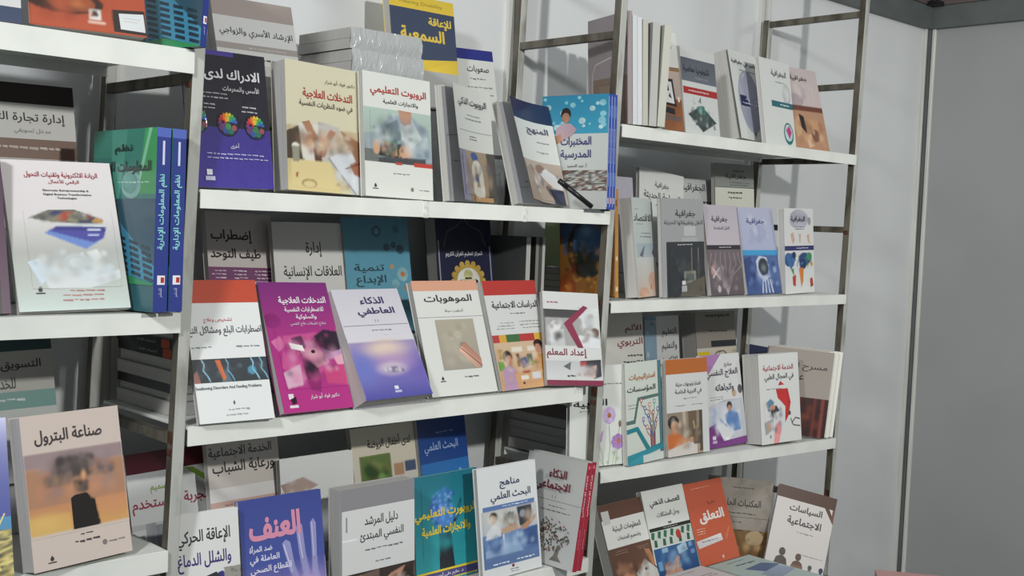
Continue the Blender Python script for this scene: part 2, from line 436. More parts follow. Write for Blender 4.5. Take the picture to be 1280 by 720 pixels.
# corner upright: two bright flutes with dark grooves
trim(MB().box((WX - 0.034, WY - 0.012, FZ), (WX - 0.022, WY + 0.001, 0.66)).box((WX - 0.010, WY - 0.034, FZ), (WX + 0.001, WY - 0.022, 0.66)), M_ALU, 0.001)
trim(MB().box((WX - 0.020, WY - 0.020, FZ), (WX + 0.001, WY + 0.001, 0.66)), M_BEAM, 0)
trim(MB().box((WX - 0.05, WY - 0.05, FZ), (WX + 0.0, WY, FZ + 0.012)).box((WX - 0.05, WY - 0.07, -1.62), (WX - 0.004, WY - 0.03, -1.335)), M_BEAM)
# grey top rails along both walls, with the brown cable line on the right one
trim(MB().box((-4.0, WY - 0.024, 0.655), (WX, WY, 0.735)), M_BEAM)
trim(MB().box((WX - 0.024, -2.6, 0.655), (WX, WY, 0.735)), M_BEAM)
trim(MB().box((WX - 0.030, -2.6, 0.735), (WX, WY, 0.752)).box((-4.0, WY - 0.030, 0.735), (WX, WY, 0.739)), M_FASCIA)
trim(MB().box((WX - 0.018, WY - 0.018, 0.735), (WX - 0.010, WY - 0.010, 1.05)), M_DARK, 0)
MB().box((WX - 0.075, WY - 0.07, 0.731), (WX - 0.02, WY - 0.03, 0.745)).build('corner_bracket', M_DARK, wr)

# ------------------------------------------------------------------ ladder frames: two leaning posts and their rungs
RZ = (0.517, 0.319, 0.112, -0.0815, -0.278, -0.4635, -0.665, -0.843, -1.06, -1.26, -1.46)
def ladder(x, lean, label, back_top=1.3, top=1.3, rungs=RZ):
    r = empty('ladder_frame', (x, 0, 0)); tag(r, label, 'rack', 'ladder frames of the book rack')
    def post(name, y, zt):               # painted front face, bare brown sides
        p = MB().box((0, y, FZ), (0.0205, y + 0.02, zt), lean=lean).build(name, M_SIDE, r, 0.0015)
        p.data.materials.append(M_POST); p.data.polygons[2].material_index = 1
        return p
    q = post('front_post', 0, top); post('back_post', 0.314, back_top)
    for z in rungs:
        MB().box((0.002, 0.019, z - 0.0085), (0.0175, 0.315, z + 0.0085), lean=lean).build('rung', M_SIDE, r, 0.001)
    for z, h in ((-0.095, 0.012), (-0.47, 0.02), (-0.49, 0.012), (-0.27, 0.01), (0.095, 0.01), (-0.84, 0.03)):
        MB().box((-0.0004, 0.003, z), (0.004, 0.0185, z + h), lean=lean).build('rust_patch', M_RUST, q)
    return r
LE = (0.0333, 0.029, 0.0367)
LX = (0.0, 0.9985, 2.0054)
ladder(LX[0], LE[0], 'pale grey ladder-shaped rack frame between the left and the middle bay')
ladder(LX[1], LE[1], 'brown-grey ladder-shaped rack frame between the middle and the right bay', rungs=[z for z in RZ if z != -0.4635])
ladder(LX[2], LE[2], 'slim ladder-shaped rack frame at the right end, standing before bare wall', back_top=0.53)
ladder(-1.0, 0.03, 'ladder-shaped rack frame at the far left end of the left bay')

# ------------------------------------------------------------------ shelf boards with folded front lip
def shelf(z, lip, i, label, dz=0.0, x0=None, x1=None):
    """i: bay 0, 1, 2; dz: how much lower the right end hangs"""
    XL = (-1.0, LX[0], LX[1])[i]; LL = (0.03, LE[0], LE[1])[i]; XR = LX[i]; LR = LE[i]
    a = (XL + LL * z + 0.0215) if x0 is None else x0; b = (XR + LR * z - 0.0015) if x1 is None else x1
    r = empty('shelf_board', (a, 0, z)); tag(r, label, 'shelf'); L = b - a
    def sag(V): return [(x, y, q - dz * x / L) for x, y, q in V]
    p = MB().box((0, -0.004, -0.005), (L, 0.306, 0)); p.V = sag(p.V); p.build('top_plate', M_SHELF, r, 0.001)
    p = MB().prism([(-0.006, -lip), (-0.004, -lip), (-0.004, -0.004), (-0.001, -0.0006), (-0.006, -0.0006)], 0, L); p.V = sag(p.V); p.build('front_lip', M_SHELF, r)
    p = MB().prism([(0.304, -lip * 0.6), (0.306, -lip * 0.6), (0.306, -0.005), (0.304, -0.005)], 0, L); p.V = sag(p.V); p.build('rear_lip', M_SHELF, r)
    return r, L
shelf(0.1535, 0.038, 0, 'white metal shelf board, uppermost in the left bay')
shelf(-0.259, 0.032, 0, 'white metal shelf board in the left bay under the bank-card book')
shelf(-0.6375, 0.034, 0, 'white metal shelf board in the left bay under the oil-tower book')
s2, L2 = shelf(-0.0635, 0.030, 1, 'white metal shelf board, uppermost in the middle bay, with tape on its lip')
s3, L3 = shelf(-0.4428, 0.031, 1, 'white metal shelf board under the magenta book in the middle bay', x1=0.932)
shelf(-0.8235, 0.031, 1, 'white metal shelf board, lowest in the middle bay, under the robotic hand book')
shelf(0.1265, 0.028, 2, 'white metal shelf board, uppermost in the right bay')
shelf(-0.2605, 0.026, 2, 'white metal shelf board under the world-map book in the right bay')
shelf(-0.6335, 0.029, 2, 'white metal shelf board under the flower book, tilted down to the right', dz=0.0272)
for x in (0.455, 0.712):                            # clear tape wound round the lip
    MB().box((x, -0.0072, -0.031), (x + 0.011, -0.0055, 0.0008)).box((x, -0.0072, 0.0), (x + 0.011, 0.03, 0.0009)).build('tape_strip', M_TAPE, s2)
MB().box((L2 - 0.085, -0.0066, -0.006), (L2 - 0.02, 0.01, 0.0006)).build('chipped_edge', M_BEAM, s2)
MB().box((L3 - 0.03, -0.0068, -0.012), (L3 - 0.001, 0.02, 0.0008)).build('tape_strip', M_TAPE, s3)

# ------------------------------------------------------------------ table under the right bay
t_ = empty('display_table', (1.45, -0.15, FZ)); tag(t_, 'dark grey display table below the right bay, carrying flat book piles', 'table')
MB().box((-0.44, -0.5, -1.05 - FZ), (0.44, 0.44, -1.0205 - FZ)).build('table_top', M_BEAM, t_, 0.002)
for sx in (-0.41, 0.37):
    for sy in (-0.47, 0.40):
        MB().box((sx, sy, 0), (sx + 0.04, sy + 0.04, -1.05 - FZ)).build('leg', M_DARK, t_)

# ------------------------------------------------------------------ the paperbacks: label, printed cover, extras
T = 't'
def _pages(*a): return a
BK = {}
def book(id, label, ops, **k): BK[id] = (label, ops, k)

# ---- left bay, upper shelf
book('navy_edge', 'plain navy paperback at the far left end of the upper left shelf', [], body='33405c')
book('orange', 'burnt-orange paperback with a dark ring and a white tablet, upper left shelf',
 [('r',0,0,1,1,'a5482c','ab4d30'),('e',.3,.83,.33,.075,'3d2117'),('e',.36,.835,.2,.055,'a3552f'),('e',.36,.835,.12,.03,'b06a3c'),('r',.66,.68,.95,.745,'d19a3a'),
  ('r',.5,.86,.6,.925,'d8d4cc'),('p',[(.53,.87),(.57,.87),(.585,.905),(.52,.905)],'333333'),('r',.49,.935,.64,.95,'d8b8a8'),
  ('p',[(.7,.845),(.99,.83),(1,.99),(.71,.985)],'2e2423'),('p',[(.76,.865),(.98,.852),(.99,.97),(.77,.965)],'c4c8c8'),('r',.8,.89,.95,.893,'9fb0b8'),('r',.8,.91,.92,.913,'c0a8a0')], body='a5482c')
def info_systems():
    o = [('r',0,0,1,1,'357f6c','2b5a68'),('r',.0,.18,.3,.5,'2f6f66','28606a'),('p',[(.3,0),(.55,0),(.42,.5),(.3,.5)],'4b9482'),('p',[(.82,0),(1,0),(1,.42),(.72,.42)],'3f9a5c'),('p',[(.88,.0),(.93,.0),(.72,.42),(.68,.42)],'7cb898'),
      ('r',0,.45,1,1,'264b5c','28505e'),('e',.62,.36,.15,.09,'7aa8a0'),('e',.6,.35,.12,.07,'5d958c'),
      ('p',[(0,.55),(.45,.6),(1,.88),(1,1),(0,1)],'3d86a5'),
      ('t','نظم',.36,.095,.64,.165,'1d2a2c',.017),('t','المعلومات الإدارية',.03,.205,.93,.3,'1d2a2c',.017),('s',.3,.33,.9,.36,1,'9cc4b8'),('s',.1,.44,.4,.49,2,'c5d6d2')]
    for j in range(9):
        for i in range(5):
            u = .04 + i * .19 + j * .012; v = .62 + j * .04 + i * .03
            if v < .96: o.append(('p',[(u,v),(u+.13,v+.022),(u+.13,v+.042),(u,v+.022)],'18303f'))
    o.append(('p',[(.0,.97),(.5,.93),(1,.99),(1,1),(0,1)],'2f8a58'))
    return o
SP_INFO = [('r',0,0,1,1,'2d3c86'),('r',0,0,1,.05,'5468b8'),('tv','نظم المعلومات الإدارية',.25,.66,'8fd6cf',.02,.2,.8),('tv','محمد يوسف',.07,.2,'d8dcec',.01,.3,.75),('r',.25,.8,.8,.85,'e8e8ec'),('r',.5,.81,.75,.84,'b03028'),('tv','للنشر',.87,.92,'c8cce0',0,.35,.65)]
SP_INFO[3] = ('r',.42,.07,.58,.2,'cdd2e8')
book('teal_top', 'teal paperback with keyboard picture and blue spine, upper left shelf beside the post', info_systems(), body='2d5f68', spine='2d3c86', spine_ops=SP_INFO)
# ---- left bay, middle shelf
book('tijara', 'white paperback with dark top band standing behind the silver-grey bank-card book',
 [('r',0,0,1,1,'dfddd9'),('r',0,0,1,.14,'2c2322'),('r',0,.385,1,.52,'86695a'),('r',0,.52,1,1,'c9c4bf'),('t','إدارة تجارة التجزئة',.02,.2,.9,.285,'2a2a2c',.017),('t','مدخل تسويقي',.4,.31,.75,.355,'4a4a4c'),('s',.05,.42,.92,.47,1,'cfc4ba')], body='dfddd9')
book('cards', 'pale paperback with a fan of blue bank cards, front of middle left shelf',
 [('r',0,0,1,.4,'dcd5d6','d4cfcf'),('r',0,.4,1,.62,'d0cdcc','aeb0aa'),('r',0,.62,1,.86,'aeb0aa','b9c0ba'),('r',0,.86,1,1,'b9c0ba','c2cfcb'),
  ('t','الريادة الالكترونية وتقنيات التحول',.19,.075,.86,.12,'9c3340',.012),('t','الرقمي للأعمال',.4,.125,.68,.165,'9c3340',.012),
  ('t','Electronic Entrepreneurship &',.34,.195,.76,.213,'3b3b40',.014),('t','Digital Business Transformation',.34,.222,.78,.24,'3b3b40',.014),('t','Technologies',.46,.247,.64,.265,'3b3b40',.014),
  ('p',[(.18,.39),(.36,.335),(.6,.33),(.86,.4),(.83,.43),(.4,.42)],'6d6b62'),('p',[(.3,.385),(.42,.34),(.5,.345),(.38,.4)],'3c3f66'),('p',[(.4,.4),(.5,.345),(.6,.345),(.5,.41)],'a2483a'),('p',[(.52,.41),(.6,.345),(.66,.36),(.62,.42)],'8c8a70'),('p',[(.62,.42),(.68,.36),(.78,.39),(.74,.43)],'3d4158'),('p',[(.74,.41),(.8,.385),(.86,.405),(.84,.43)],'b58a50'),
  ('p',[(.42,.43),(.86,.425),(.85,.45),(.4,.445)],'c9ccd0'),('p',[(.3,.49),(.42,.445),(.88,.45),(.84,.525),(.66,.6)],'6a86c4'),('p',[(.34,.475),(.42,.445),(.88,.45),(.84,.525),(.74,.555)],'4a4a98'),('p',[(.42,.445),(.88,.45),(.86,.48),(.4,.47)],'3a3a80'),('r',.7,.462,.82,.475,'c8cce0'),('r',.7,.5,.8,.51,'b8c0e0'),
  ('p',[(.12,.68),(.22,.66),(.3,.78),(.22,.83)],'c6d4e0'),('p',[(.24,.76),(.5,.68),(.62,.62),(.72,.78),(.95,.74),(.95,.8),(.66,.86),(.28,.86)],'cfd3d4'),('e',.55,.69,.12,.06,'bcc2c4'),('e',.55,.69,.06,.03,'dadcdc'),('p',[(.66,.62),(.76,.6),(.8,.66),(.72,.69)],'d8dad8'),
  ('s',.38,.83,.8,.95,4,'b08078'),('s',.5,.82,.62,.84,1,'8c5a50')]+logo(.2,.87), body='cfcbcb')
book('dark_left', 'black paperback with a plum edge, left edge of the middle left shelf', [('r',0,0,1,1,'17161a'),('r',.93,0,1,1,'4a2a44'),('s',.55,.8,.9,.86,1,'a8a8a8')], body='4a2a44', spine='5a3050')
book('nuzum', 'nearest teal paperback with blue spine turned sideways on the middle left shelf', info_systems(), body='2d5f68', spine='2d3c86', spine_ops=SP_INFO)
book('nuzum2', 'second teal paperback, its blue spine against the left ladder post, middle left shelf', info_systems(), body='2f7a58', spine='2d3c86', spine_ops=SP_INFO)
# ---- left bay, lower shelf
book('taswiq', 'grey paperback with two teal bands behind the oil-refinery book',
 [('r',0,0,1,1,'b3b2ab'),('r',0,0,1,.1,'2d484a'),('t','التسويق الخدمي',.1,.16,.88,.25,'2c2e30',.017),('t','للخدمات',.3,.28,.62,.36,'2c2e30',.017),('r',0,.38,1,.5,'6f9a94'),('s',.2,.41,.75,.46,1,'d0dcd8'),('r',0,.5,1,1,'c3c8c4'),('p',[(.62,.58),(.95,.66),(.68,.68)],'7f8688')], body='8fa8a2')
book('petrol', 'cream paperback picturing a smoking oil tower, lower left shelf',
 [('r',0,0,1,1,'cdbfb6'),('t','صناعة البترول',.12,.1,.8,.205,'3a3535',.017),('m',0,.25,1,.4,['8d7c80','9c8a8c','a58c88'],5,3),('r',0,.34,1,.6,'b08a74','c28a62'),('r',0,.6,1,.775,'c28a62','cfa060'),('r',.0,.66,.4,.775,'cfa060','d2b068'),
  ('m',0,.36,1,.6,['a5765c','b88a6a','8d7066','c49468'],6,9),
  ('e',.48,.34,.2,.08,'5b5051'),('e',.36,.42,.16,.07,'544a4a'),('e',.58,.4,.18,.07,'62544f'),('e',.72,.37,.12,.04,'6b5a55'),('e',.3,.47,.12,.04,'6a5850'),('e',.5,.48,.12,.06,'574a46'),('e',.52,.54,.06,.05,'5f4e46'),('p',[(.53,.44),(.56,.42),(.6,.53),(.55,.5)],'cc9468'),
  ('p',[(.43,.57),(.47,.555),(.6,.555),(.63,.59),(.66,.6),(.7,.775),(.43,.775)],'1c1816'),('s',.42,.8,.62,.83,1,'5a5050'),('s',.38,.84,.68,.88,1,'4a4242'),('e',.72,.9,.025,.018,'7a7270'),('s',.76,.885,.95,.915,1,'8a8280')]+logo(.18,.94), body='cdbfb6')
book('blue_left', 'royal-blue paperback with yellow straw picture at the lower left edge',
 [('r',0,0,1,.62,'2b3f96','2c3c90'),('r',0,.62,1,.72,'2f7fa8'),('m',0,.7,1,1,['c8b060','2a2a20','d8c878','4a4630'],14,5)]+[('l',[(.7+.05*i,.95),(.95-.06*i,.6)],.012,'d8c878') for i in range(5)], body='2b3f96')
# ---- middle bay, upper shelf
def brain(cu, cv):
    cs = ['7a3a8c','b02c3c','d0402c','d8702c','e0a830','c8c040','50a040','2a8a80','3a60b0']; o = [('e',cu,cv,.14,.095,'1f1f2a')]
    for i, c in enumerate(cs):
        a = math.pi * (1.02 - (i + .5) / 9 * 1.04)
        o.append(('l',[(cu+.12*math.cos(a),cv-.08*math.sin(a)),(cu+.085*math.cos(a+.25),cv-.055*math.sin(a+.25)),(cu+.03*math.cos(a),cv-.015*math.sin(a))],.03,c))
    for k, (du, dv, r, c) in enumerate([(-.08,.03,.04,'6a3a70'),(-.03,.05,.045,'33508c'),(.03,.055,.04,'2f6a5c'),(.08,.03,.035,'8c4858'),(0,.02,.04,'3f7a48'),(-.06,-.01,.02,'1f1f2a'),(.05,.0,.02,'1f1f2a')]): o.append(('e',cu+du,cv+dv,r,r*.62,c))
    return o
book('idrak', 'black and violet paperback with three rainbow brains on the cover, middle bay',
 [('r',0,0,1,.6,'1e1c26','1f1d2a'),('r',0,.56,1,1,'3c3182','413690'),('r',0,0,.58,.035,'463a90'),('t','الادراك لدى الا',.0,.13,.9,.225,'d8d8dc',.029),('t','الأسس والمحرمات',.4,.245,.88,.3,'c8c8cc',.017),('s',0,.3,.5,.36,2,'b0b0b4'),('s',.05,.38,.3,.44,2,'b0b0b4'),('s',.6,.38,.85,.45,2,'b0b0b4')]
 + brain(.06,.52) + brain(.44,.53) + brain(.8,.54) + [('t','أخرى',.45,.67,.56,.715,'c8c8d8',.014),('s',.02,.74,.97,.8,2,'a8a8d0'),('r',.12,.87,.19,.91,'e0e0e8'),('r',.1,.92,.22,.95,'c0c0d8')], body='3c3182', wrap=True)
book('irshad', 'pale grey paperback with a taupe top band behind the black brain book',
 [('r',0,0,1,1,'d3d4d3'),('r',0,0,1,.15,'a89c97'),('t','الإرشاد الأسري والزواجي',.06,.225,.96,.31,'35363a',.014),('r',0,.36,1,.41,'a39c98'),('s',.3,.375,.9,.4,1,'cfcac4'),('s',.5,.45,.75,.5,1,'55555a'),('m',0,.52,1,1,['b4b2ae','c8c6c2','9c9a98'],5,2)], body='b4b5b4')
book('tadakhulat_c', 'cream paperback with clasped hands and a clipboard photo, middle bay upper shelf',
 [('r',0,0,1,1,'cdc8ae','c9c3a6'),('t','دكتور فواد أبو شرار',.52,.105,.94,.15,'4a463c'),('t','التدخلات العلاجية',.22,.2,.9,.285,'a03830',.020),('t','في ضوء النظريات النفسية',.17,.295,.9,.36,'33302c',.009),
  ('m',0,.5,1,.97,['c9c09c','a8977a','c8bc98'],3,4),('p',[(0,.55),(.15,.5),(.28,.62),(.3,.76),(0,.76)],'4a3f33'),('p',[(.15,.47),(.45,.47),(.55,.62),(.36,.8),(.2,.75)],'d0ccc4'),('p',[(.42,.45),(.7,.47),(.68,.8),(.38,.8)],'b8b4ac'),('p',[(.2,.47),(.3,.45),(.44,.62),(.4,.68),(.3,.58)],'a5785c'),('p',[(.58,.5),(.66,.52),(.52,.66),(.44,.64)],'a87a60'),('e',.45,.66,.08,.07,'9c6a54'),('p',[(.34,.65),(.44,.62),(.46,.76),(.36,.76)],'5c3f34'),
  ('p',[(.72,.5),(1,.58),(1,.8),(.9,.72)],'8a6448'),('p',[(0,.76),(.56,.76),(.72,1),(0,1)],'d0bf8c'),('e',.11,.66,.05,.025,'dad8cc'),('p',[(.06,.66),(.16,.66),(.15,.78),(.07,.78)],'8d8c7c'),
  ('p',[(.56,.72),(.86,.64),(1,.84),(.98,1),(.88,1)],'c8ccd0'),('l',[(.55,.73),(.92,1)],.014,'6c6a64'),('p',[(.84,.76),(.97,.72),(1,.78),(1,.86),(.9,.84)],'9a6048'),('l',[(.78,.8),(1,.74)],.012,'2a2424'),('e',.28,.94,.1,.035,'9a8458'),('e',.28,.945,.08,.025,'d0bf8c'),('p',[(.1,.86),(.14,.86),(.13,.9),(.11,.9)],'a04038')], body='c9c3a8')
book('robot_w', 'white paperback with red title and a boy holding a small robot, middle bay upper shelf',
 [('r',0,0,1,1,'d3d6d0'),('t','الروبوت التعليمي',.1,.1,.93,.19,'a83a34',.020),('t','والانجازات العلمية',.28,.205,.8,.25,'3a3c3e',.009),('r',0,.285,1,.72,'a9bcb2','8f9c98'),('p',[(.2,.45),(.4,.33),(.7,.33),(.95,.42),(1,.6),(1,.7),(.7,.7),(.1,.62)],'97a6ae'),('p',[(.3,.42),(.48,.36),(.55,.52),(.4,.56)],'6c7a82'),('p',[(.6,.36),(.7,.34),(.85,.5),(.66,.6)],'c8d0d0'),('p',[(.5,.28),(.7,.285),(.69,.38),(.58,.41),(.52,.36)],'b58c74'),('p',[(.52,.385),(.6,.41),(.68,.385),(.62,.55),(.54,.52)],'c9ccc8'),
  ('p',[(0,.5),(.3,.46),(.4,.6),(.1,.66),(0,.62)],'8c9aa0'),('r',0,.62,.2,.72,'6a706c'),('p',[(.18,.57),(.54,.56),(.55,.68),(.2,.67)],'33332f'),('p',[(.24,.53),(.46,.52),(.48,.56),(.25,.57)],'3d6a4c'),('l',[(.3,.53),(.28,.46)],.012,'8a5c34'),('l',[(.38,.53),(.42,.45)],.012,'8a5c34'),('e',.17,.6,.05,.06,'c49c80'),('e',.6,.62,.1,.06,'c89e82'),('r',.3,.6,.34,.66,'a88c5c'),('r',.44,.6,.47,.66,'a88c5c'),('p',[(.2,.68),(.9,.66),(.9,.72),(.2,.72)],'4a4c50'),
  ('r',.72,.7,1,.735,'b8433a'),('r',.44,.71,.54,.73,'b8433a'),('r',0,.735,1,1,'d3d6d0'),('s',.36,.79,.66,.82,1,'6a6a6a'),('e',.68,.925,.025,.018,'7a7c7a'),('s',.74,.91,.95,.94,1,'7a7c7a')]+logo(.14,.92), body='d3d6d0')
book('robot_curl', 'white paperback with lifted cover and a white robot picture, middle bay upper shelf',
 [('r',0,0,1,.56,'d6d8d2'),('t','الروبوت الذكي',.12,.1,.88,.19,'3c3e40',.012),('s',.3,.23,.75,.3,2,'8a8c8c'),('r',.1,.385,.98,.39,'9a9c98'),('s',.35,.42,.6,.47,2,'6a6c6c'),
  ('r',0,.56,1,1,'a3917a','8f7c66'),('p',[(0,.56),(.22,.56),(.26,1),(0,1)],'8c8aa2'),('r',.8,.56,1,1,'57544e','4c4842'),('e',.46,.61,.1,.04,'3f5a98'),('e',.5,.7,.12,.06,'d6d4cc'),('p',[(.36,.7),(.44,.66),(.5,.82),(.44,.95),(.36,.92)],'cfccc4'),('p',[(.6,.66),(.66,.7),(.7,.9),(.62,.97),(.56,.8)],'c8c4ba'),('e',.5,.79,.05,.04,'4a5078'),('e',.56,.93,.14,.06,'c9c4b8'),('r',.4,.96,.9,1,'b08a60')],
 body='c8cac4', lift=11, first=[('l',[(.04,.96),(.04,.42),(.5,.4)],.01,'6c6e72'),('s',.08,.62,.3,.66,1,'5a5c60')])
book('samiya', 'navy and yellow paperback on hearing disability standing behind the wrapped bundles',
 [('r',0,0,1,.12,'cdb23e','d2b540'),('r',0,.12,1,.64,'3a4459','3d485e'),('t','Hearing Disability',.16,.045,.82,.085,'8a7a30',.000),('t','للإعاقة',.58,.17,.94,.27,'d0b54a',.036),('t','السمعية',.14,.28,.82,.42,'d0b54a',.036),('p',[(0,.72),(0,.6),(1,.53),(1,.66),(.6,.66)],'d2b540'),('r',0,.66,1,1,'a9aaa8')], body='d0b544')
book('suubat', 'white paperback with a royal-blue top band behind the robot books',
 [('r',0,0,1,1,'cdd0cb'),('r',0,0,1,.1,'29307c'),('t','صعوبات',.5,.15,.9,.23,'34363a',.017),('s',.5,.26,.85,.3,1,'7a7c7c'),('s',.45,.34,.98,.38,1,'8a8c8c'),('s',.6,.41,.95,.45,1,'6a6c6c')], body='c6c9c6')
book('manhaj', 'navy-topped paperback with a curled open cover, beside the blue school-laboratory books',
 [('r',0,0,1,.2,'20284a'),('r',0,.2,1,.6,'d4d7d3'),('t','المنهج',.3,.25,.85,.34,'34385c',.012),('s',.4,.38,.85,.42,1,'7a7c7c'),('s',.45,.48,.8,.52,1,'8a8c8c'),('r',0,.6,1,1,'b0a294','a5968a'),('e',.45,.68,.14,.05,'8a6a58'),('p',[(.4,.72),(.6,.66),(.9,.74),(.95,.86),(.7,.84)],'d6d8d8'),('p',[(.42,.68),(.5,.7),(.7,.84),(.62,.84)],'b07a5c'),('p',[(.6,.86),(.95,.86),(.95,1),(.7,1)],'2b3252'),('p',[(0,.7),(.2,.64),(.36,.86),(.3,1),(0,1)],'9c8c7c')],
 body='c4c6c4', lift=13, first=[('s',.1,.76,.6,.8,1,'3c3e42'),('s',.1,.82,.55,.85,1,'6c6e72')])
def school_lab():
    o = [('r',0,0,1,.34,'2c7f9f','3590ae'),('r',0,.34,1,.66,'b9bebb'),('m',0,.66,1,.84,['2c5a5c','c8ccc8','6a4a3c','3a3c40','a8b4b0'],9,6),('r',0,.84,1,1,'b4b7b4')]
    rn = random.Random(5)
    for i in range(26):
        u, v = rn.uniform(.04, .96), rn.uniform(.02, .3); r = rn.uniform(.02, .06)
        o.append(('e',u,v,r,r*.55,'7db6c4' if i % 3 else 'a5c8cc'))
    return o + [('e',.37,.165,.075,.055,'261d1b'),('e',.37,.2,.06,.045,'a57a60'),('p',[(.22,.3),(.32,.25),(.44,.25),(.54,.3),(.5,.34),(.3,.42),(.24,.4)],'b096a0'),('p',[(.2,.36),(.3,.34),(.32,.4),(.24,.43)],'a57a60'),
      ('t','المختبرات',.3,.365,.76,.46,'34366c',.023),('t','المدرسية',.3,.48,.76,.57,'34366c',.023),('t','أ. عبد الحميد',.4,.6,.7,.64,'4a4c50',.009)]
SP_LAB = [('r',0,0,1,1,'2b49a4'),('r',0,.02,.2,.98,'a8b4d8'),('tv','المختبرات المدرسية',.3,.6,'b8c4e8',.01,.35,.75),('r',.3,.1,.75,.2,'5878c8'),('r',.3,.68,.7,.8,'6a86cc'),('r',.3,.9,.8,.95,'c8b0b8')]
book('mukhtabar', 'blue and white paperback with a boy in pink, first of the blue school-laboratory set', school_lab(), body='2b49a4', spine='2b49a4', spine_ops=SP_LAB, back='2b49a4')
book('mukhtabar2', 'second blue spine in the school-laboratory set on the upper middle shelf', school_lab(), body='2b49a4', spine='2b49a4', spine_ops=SP_LAB, back='2b49a4')
book('mukhtabar3', 'rightmost blue spine of the school-laboratory set, against the middle post', school_lab(), body='2b49a4', spine='2b49a4', spine_ops=SP_LAB, back='2b49a4')
book('brown', 'dusty mauve paperback with a framed brown panel seen through the middle ladder',
 [('r',0,0,1,1,'8d8386','978c8c'),('s',.5,.19,.8,.22,1,'5a5254'),('s',.5,.44,.85,.47,1,'5a5254'),('r',.12,.56,1,1,'7c6656','6f5a4c'),('l',[(.12,1),(.12,.5),(.2,.42),(.6,.38)],.02,'b8b0b0'),('r',.3,.62,.9,.96,'84705e'),('l',[(.3,.62),(.9,.62)],.015,'6a5644')], body='978c8c', back='8d8a86')
# ---- middle bay, middle shelf, rear row
book('tawahhud', 'grey paperback with a purple band, leftmost in the rear row of the middle shelf',
 [('r',0,0,1,1,'cdc6c1'),('t','إضطراب',.06,.14,.68,.25,'2e2a2c',.023),('t','طيف التوحد',.04,.29,.8,.39,'2e2a2c',.023),('r',0,.44,1,.55,'7a4a70'),('s',.65,.455,.95,.54,3,'d8c8d4'),('s',.34,.455,.58,.54,3,'d8c8d4'),('s',.04,.455,.26,.54,3,'d8c8d4'),('r',0,.55,1,1,'c2c0c2','c8c4c2')]
 + [('e',.1+.17*(i%5)+.03*(i%3),.6+.07*(i//5),.018,.016,['4a5a6c','c86a4c','3a8a5c','b8607c','e09a70'][i%5]) for i in range(15)], body='cdc6c1')
book('alaqat', 'shiny wrapped white paperback in the rear row behind the magenta book',
 [('r',0,0,1,1,'dcdbd7'),('t','إدارة',.45,.16,.68,.29,'2c2c2c',.017),('t','العلاقات الإنسانية',.12,.36,.95,.48,'2c2c2c',.017),('e',.6,.8,.3,.1,'a89a7c')], body='dcdbd7', wrap=True)
book('ibdaa', 'sky-blue paperback with orange dots in the rear row behind the lilac book',
 [('r',0,0,1,1,'4f8fa8','6aaac0'),('t','تنمية',.12,.4,.58,.48,'24404c',.017),('t','الإبداع',.14,.5,.6,.6,'24404c',.017),('s',.1,.64,.5,.72,2,'3c6474')]
 + [('e',u,v,r,r*.7,c) for u,v,r,c in [(.5,.12,.07,'3c6c7e'),(.5,.12,.04,'5f9aae'),(.64,.26,.05,'355f70'),(.85,.28,.06,'2f5868'),(.75,.24,.04,'33606f'),(.8,.1,.05,'457a8c'),(.7,.43,.03,'c8a06a'),(.86,.5,.09,'8ab8c4'),(.86,.5,.035,'d0803c'),(.74,.58,.06,'7db0bc'),(.78,.72,.03,'c87a40'),(.9,.62,.03,'c88a50')]], body='5f9fb6', wrap=True)
book('quran', 'midnight-navy paperback with a gold scalloped medallion in the rear row',
 [('r',0,0,1,1,'20243f'),('l',[(.12,.3),(.2,.16),(.4,.1),(.5,.03),(.6,.1),(.8,.16),(.88,.3)],.012,'6a6a70'),('r',.02,.24,.04,.9,'9a9aa4'),('r',.94,.3,.96,.9,'9a9aa4'),('t','المركز لتعليم القرآن الكريم',.14,.335,.8,.4,'cfd0d4',.017)]
 + [('e',.52+.27*math.cos(i*.3927),.62+.165*math.sin(i*.3927),.045,.03,'c2a050') for i in range(16)]
 + [('e',.52,.62,.26,.155,'b89a48'),('e',.52,.62,.21,.125,'e0dfd8'),('e',.52,.56,.08,.05,'cdc890'),('p',[(.42,.6),(.62,.6),(.68,.72),(.36,.72)],'cfca9a'),('r',.46,.585,.58,.6,'2c2c30'),('p',[(.33,.62),(.4,.6),(.4,.66)],'2a2c3c'),('p',[(.64,.6),(.7,.62),(.66,.66)],'2a2c3c')], body='20243f')
